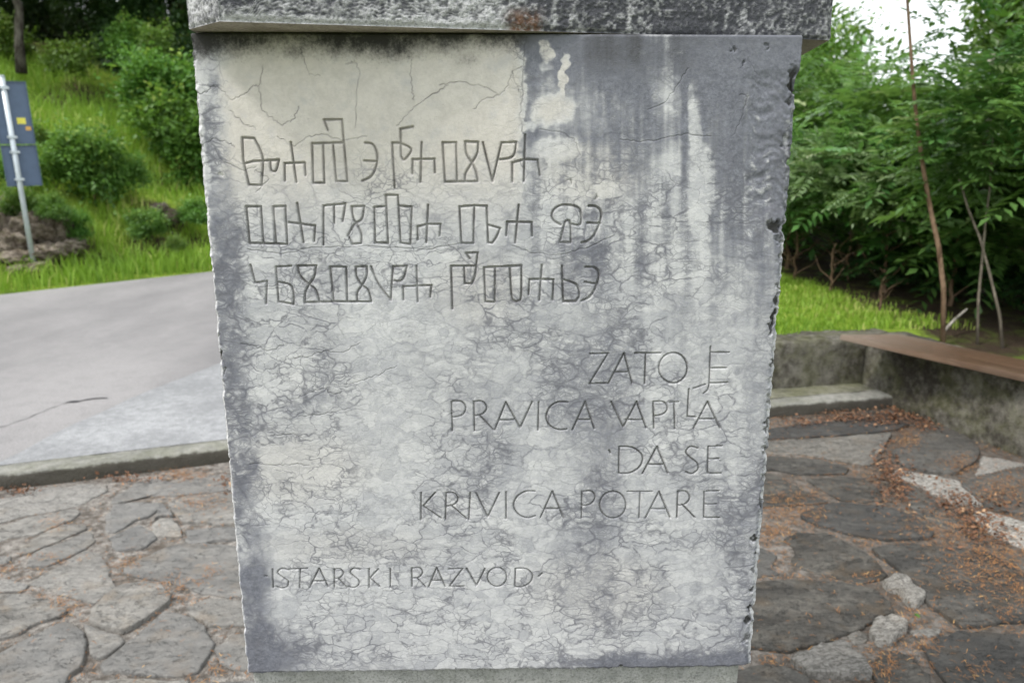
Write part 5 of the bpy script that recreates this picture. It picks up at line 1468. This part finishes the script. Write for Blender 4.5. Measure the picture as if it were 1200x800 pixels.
for cx, cy, rx, ry, a in ((925, 600, 35, 18, .9), (905, 622, 25, 14, .9), (940, 590, 30, 8, .5), (1063, 515, 14, 12, .9), (1125, 545, 20, 10, .8), (1165, 660, 60, 40, .85), (1130, 625, 60, 14, .8), (1100, 610, 40, 12, .5),
                          (1175, 575, 30, 22, .7), (1190, 700, 30, 30, .6), (1020, 677, 14, 5, .9), (1075, 720, 22, 12, .9), (1030, 780, 25, 22, .8), (1070, 760, 30, 10, .8), (215, 555, 28, 7, .9), (235, 590, 25, 10, .7),
                          (145, 660, 16, 8, .8), (60, 655, 28, 5, .55), (205, 685, 28, 7, .9), (215, 700, 25, 6, .6), (65, 700, 22, 5, .9), (75, 712, 12, 12, .6), (10, 665, 14, 8, .5), (65, 615, 14, 8, .6), (248, 672, 12, 8, .5), (255, 780, 14, 14, .5),
                          (900, 775, 30, 8, .5), (1150, 790, 40, 15, .4)):
    dd_ = ((qx - cx) / rx) ** 2 + ((qy - cy) / ry) ** 2
    prob = np.maximum(prob, a * np.exp(-dd_ * 1.1))
keep = (rng.random(n) < prob) & (P[:, 1] < kerb_y(P[:, 0]) - .01) & (P[:, 0] < np.interp(P[:, 1], [.9, 2.8, 3.85, 5.0], [3.75, 3.10, 2.74, 2.36]) - .01)
keep &= ~((np.abs(P[:, 0]) < .42) & (P[:, 1] > 1.08) & (P[:, 1] < 1.48))
NP = P[keep]; inN = ins_[keep]; n = len(NP)
print('needles', n)
a = rng.uniform(0, 6.283, n); L = rng.uniform(.004, .013, n); w_ = .0009
z = np.where(inN, .019, .004) + rng.random(n) * np.where(inN, .006, .012)
dz = rng.normal(0, .004, n)
dx, dy = np.cos(a), np.sin(a)
c0 = np.column_stack([NP[:, 0] - dx * L, NP[:, 1] - dy * L, z]); c1 = np.column_stack([NP[:, 0] + dx * L, NP[:, 1] + dy * L, z + dz])
sd = np.column_stack([-dy, dx, np.zeros(n)]) * w_
cm = (c0 + c1) / 2 + np.column_stack([np.zeros(n), np.zeros(n), np.full(n, .0018)])
V_ = np.stack([c0 - sd, c0 + sd, cm + sd, cm - sd, c1 + sd * .4, c1 - sd * .4], 1).reshape(-1, 3); i0 = np.arange(n) * 6
F_ = np.concatenate([np.stack([i0, i0 + 3, i0 + 2, i0 + 1], -1), np.stack([i0 + 3, i0 + 5, i0 + 4, i0 + 2], -1)])
o = stuff(link('pine_needles', np_mesh('pine_needles', V_, F_, dict(tint=np.repeat(np.clip(rng.normal(.45, .28, n), 0, 1.1), 6))), MAT['needle']))
tag(o, 'orange brown pine needles drifted in the joints of the terrace', 'litter')

def litter(name, cl_, mat, label):
    Q = []
    for cx, cy, rx, ry, m in cl_:
        for _ in range(m):
            p = at_z(random.gauss(cx, rx), random.gauss(cy, ry), .02)
            if p.y > kerb_y(p.x) - .02: p.y = float(kerb_y(p.x)) - .02 - random.random() * .06
            wx_ = float(np.interp(p.y, [.9, 2.8, 3.85, 5.0], [3.75, 3.10, 2.74, 2.36]))
            if p.x > wx_ - .02: p.x = wx_ - .02 - random.random() * .08
            Q.append((p.x, p.y, .014 + random.random() * .022))
    Q = np.array(Q); m = len(Q)
    d_ = unit(np.column_stack([rng.normal(size=m), rng.normal(size=m), rng.normal(size=m) * .35])); up_ = unit(np.column_stack([rng.normal(size=m) * .5, rng.normal(size=m) * .5, np.ones(m)]))
    ll = rng.uniform(.010, .026, m)
    V_ = leaf_quad(Q, d_, up_, ll, ll * rng.uniform(.4, .8, m), .2).reshape(-1, 3); i0 = np.arange(m) * 4
    F_ = np.concatenate([np.stack([i0, i0 + 1, i0 + 2], -1), np.stack([i0, i0 + 2, i0 + 3], -1)])
    o = stuff(link(name, np_mesh(name, V_, F_, dict(tint=np.repeat(np.clip(rng.normal(.4, .3, m), 0, 1.1), 4))), MAT[mat]))
    tag(o, label, 'litter')
litter('dry_leaves', [(1000, 489, 24, 4, 420), (1050, 488, 18, 6, 330), (1085, 496, 12, 5, 160), (935, 494, 18, 3, 140), (1045, 555, 15, 10, 260), (1050, 575, 14, 10, 220), (1035, 535, 8, 12, 130), (1118, 588, 18, 10, 260), (1145, 612, 14, 12, 220), (1165, 628, 25, 8, 120),
                      (1165, 590, 22, 8, 90), (20, 574, 14, 3, 70), (150, 560, 22, 3, 90), (262, 566, 8, 5, 40)], 'litter', 'dark brown dry leaves gathered along the step and the paving joints')
# a green leaf lying among the needles
p = at_z(1075, 721, .03)
bm = bmesh.new(); vs = [bm.verts.new(q) for q in ((0, -.014, 0), (.008, -.003, .003), (.006, .008, .003), (0, .014, .001), (-.007, .007, .004), (-.008, -.003, .002))]; mid_ = bm.verts.new((0, 0, -.001))
for i in range(6): bm.faces.new((vs[i], vs[(i + 1) % 6], mid_))
o = link('green_leaf', bm_mesh('green_leaf', bm), MAT['brightleaf']); o.location = p; tag(o, 'single fresh green leaf lying on orange needles', 'leaf')

# ================================================================== ROAD SIGN (seen from behind)
pb_ = at_y(41, 318, 9.5); sz = gz_(pb_.x, pb_.y)
sign = empty('road_sign', (pb_.x, pb_.y, min(sz, pb_.z)))
sign.rotation_euler = (0, R(-1.6), 0)
tag(sign, 'blue grey road sign seen from behind on a thin steel pole', 'sign')
H = at_y(3, 84, 9.5).z - pb_.z
bm = bmesh.new(); tube_bm(bm, [(0, 0, -.1), (0, 0, H * .5), (0, 0, H)], [.030] * 3, 12)
link('pole', bm_mesh('pole', bm), MAT['galv'], sign, True)
bm = bmesh.new(); tube_bm(bm, [(0, 0, H), (0, 0, H + .012)], [.034, .028], 12)
link('pole_cap', bm_mesh('pole_cap', bm), MAT['galv'], sign, True)
def zloc(py): return at_y(20, py, 9.5).z - pb_.z
pr_ = empty('panel_holder', (0, 0, 0))
bpy.data.objects.remove(pr_)
yaw = R(38)
for (ya, yb, lab, stk) in ((89, 163.5, 'upper sign panel with two small stickers', 1), (165, 213, 'lower sign panel', 0)):
    z1_, z0_ = zloc(ya), zloc(yb)
    bm = box_bm(-.13, .24, .055, .062, z0_, z1_, .002)
    for x_ in (-.13, .234):
        g = bmesh.ops.create_cube(bm, size=1)['verts']
        for v in g: v.co = (x_ + .003 + v.co.x * .006, .046 + v.co.y * .022, (z0_ + z1_) / 2 + v.co.z * (z1_ - z0_))
    for z_ in (z0_ + .003, z1_ - .003):
        g = bmesh.ops.create_cube(bm, size=1)['verts']
        for v in g: v.co = (.055 + v.co.x * .36, .046 + v.co.y * .021, z_ + v.co.z * .006)
    panel = link('sign_panel', bm_mesh('sign_panel', bm), MAT['signback'], sign); panel['label'] = lab
    panel.rotation_euler = (0, 0, yaw)
    for zc_ in (z0_ + .08, z1_ - .08):
        bm = box_bm(-.045, .06, .030, .056, zc_ - .016, zc_ + .016, .003)
        g = bmesh.ops.create_cube(bm, size=1)['verts']
        for v in g: v.co = (v.co.x * .085, -.034 + v.co.y * .01, zc_ + v.co.z * .03)
        for s_ in (-1, 1):
            g = bmesh.ops.create_cube(bm, size=1)['verts']
            for v in g: v.co = (s_ * .038 + v.co.x * .008, v.co.y * .075, zc_ + v.co.z * .028)
        cl_o = link('clamp', bm_mesh('clamp', bm), MAT['galv'], sign); cl_o.rotation_euler = (0, 0, yaw)
    if stk:
        for (sx_, py_, mt, w2) in ((.13, 136, 'sticker', .045), (.19, 145, 'sticker2', .028)):
            zc_ = zloc(py_)
            bm = box_bm(sx_ - w2, sx_ + w2, .0535, .0545, zc_ - w2 * .8, zc_ + w2 * .8)
            st_ = link('sticker', bm_mesh('sticker', bm), MAT[mt], panel)
print('objects', len(bpy.data.objects), 'tris', sum(len(m.loops) - 2 * len(m.polygons) for m in bpy.data.meshes))
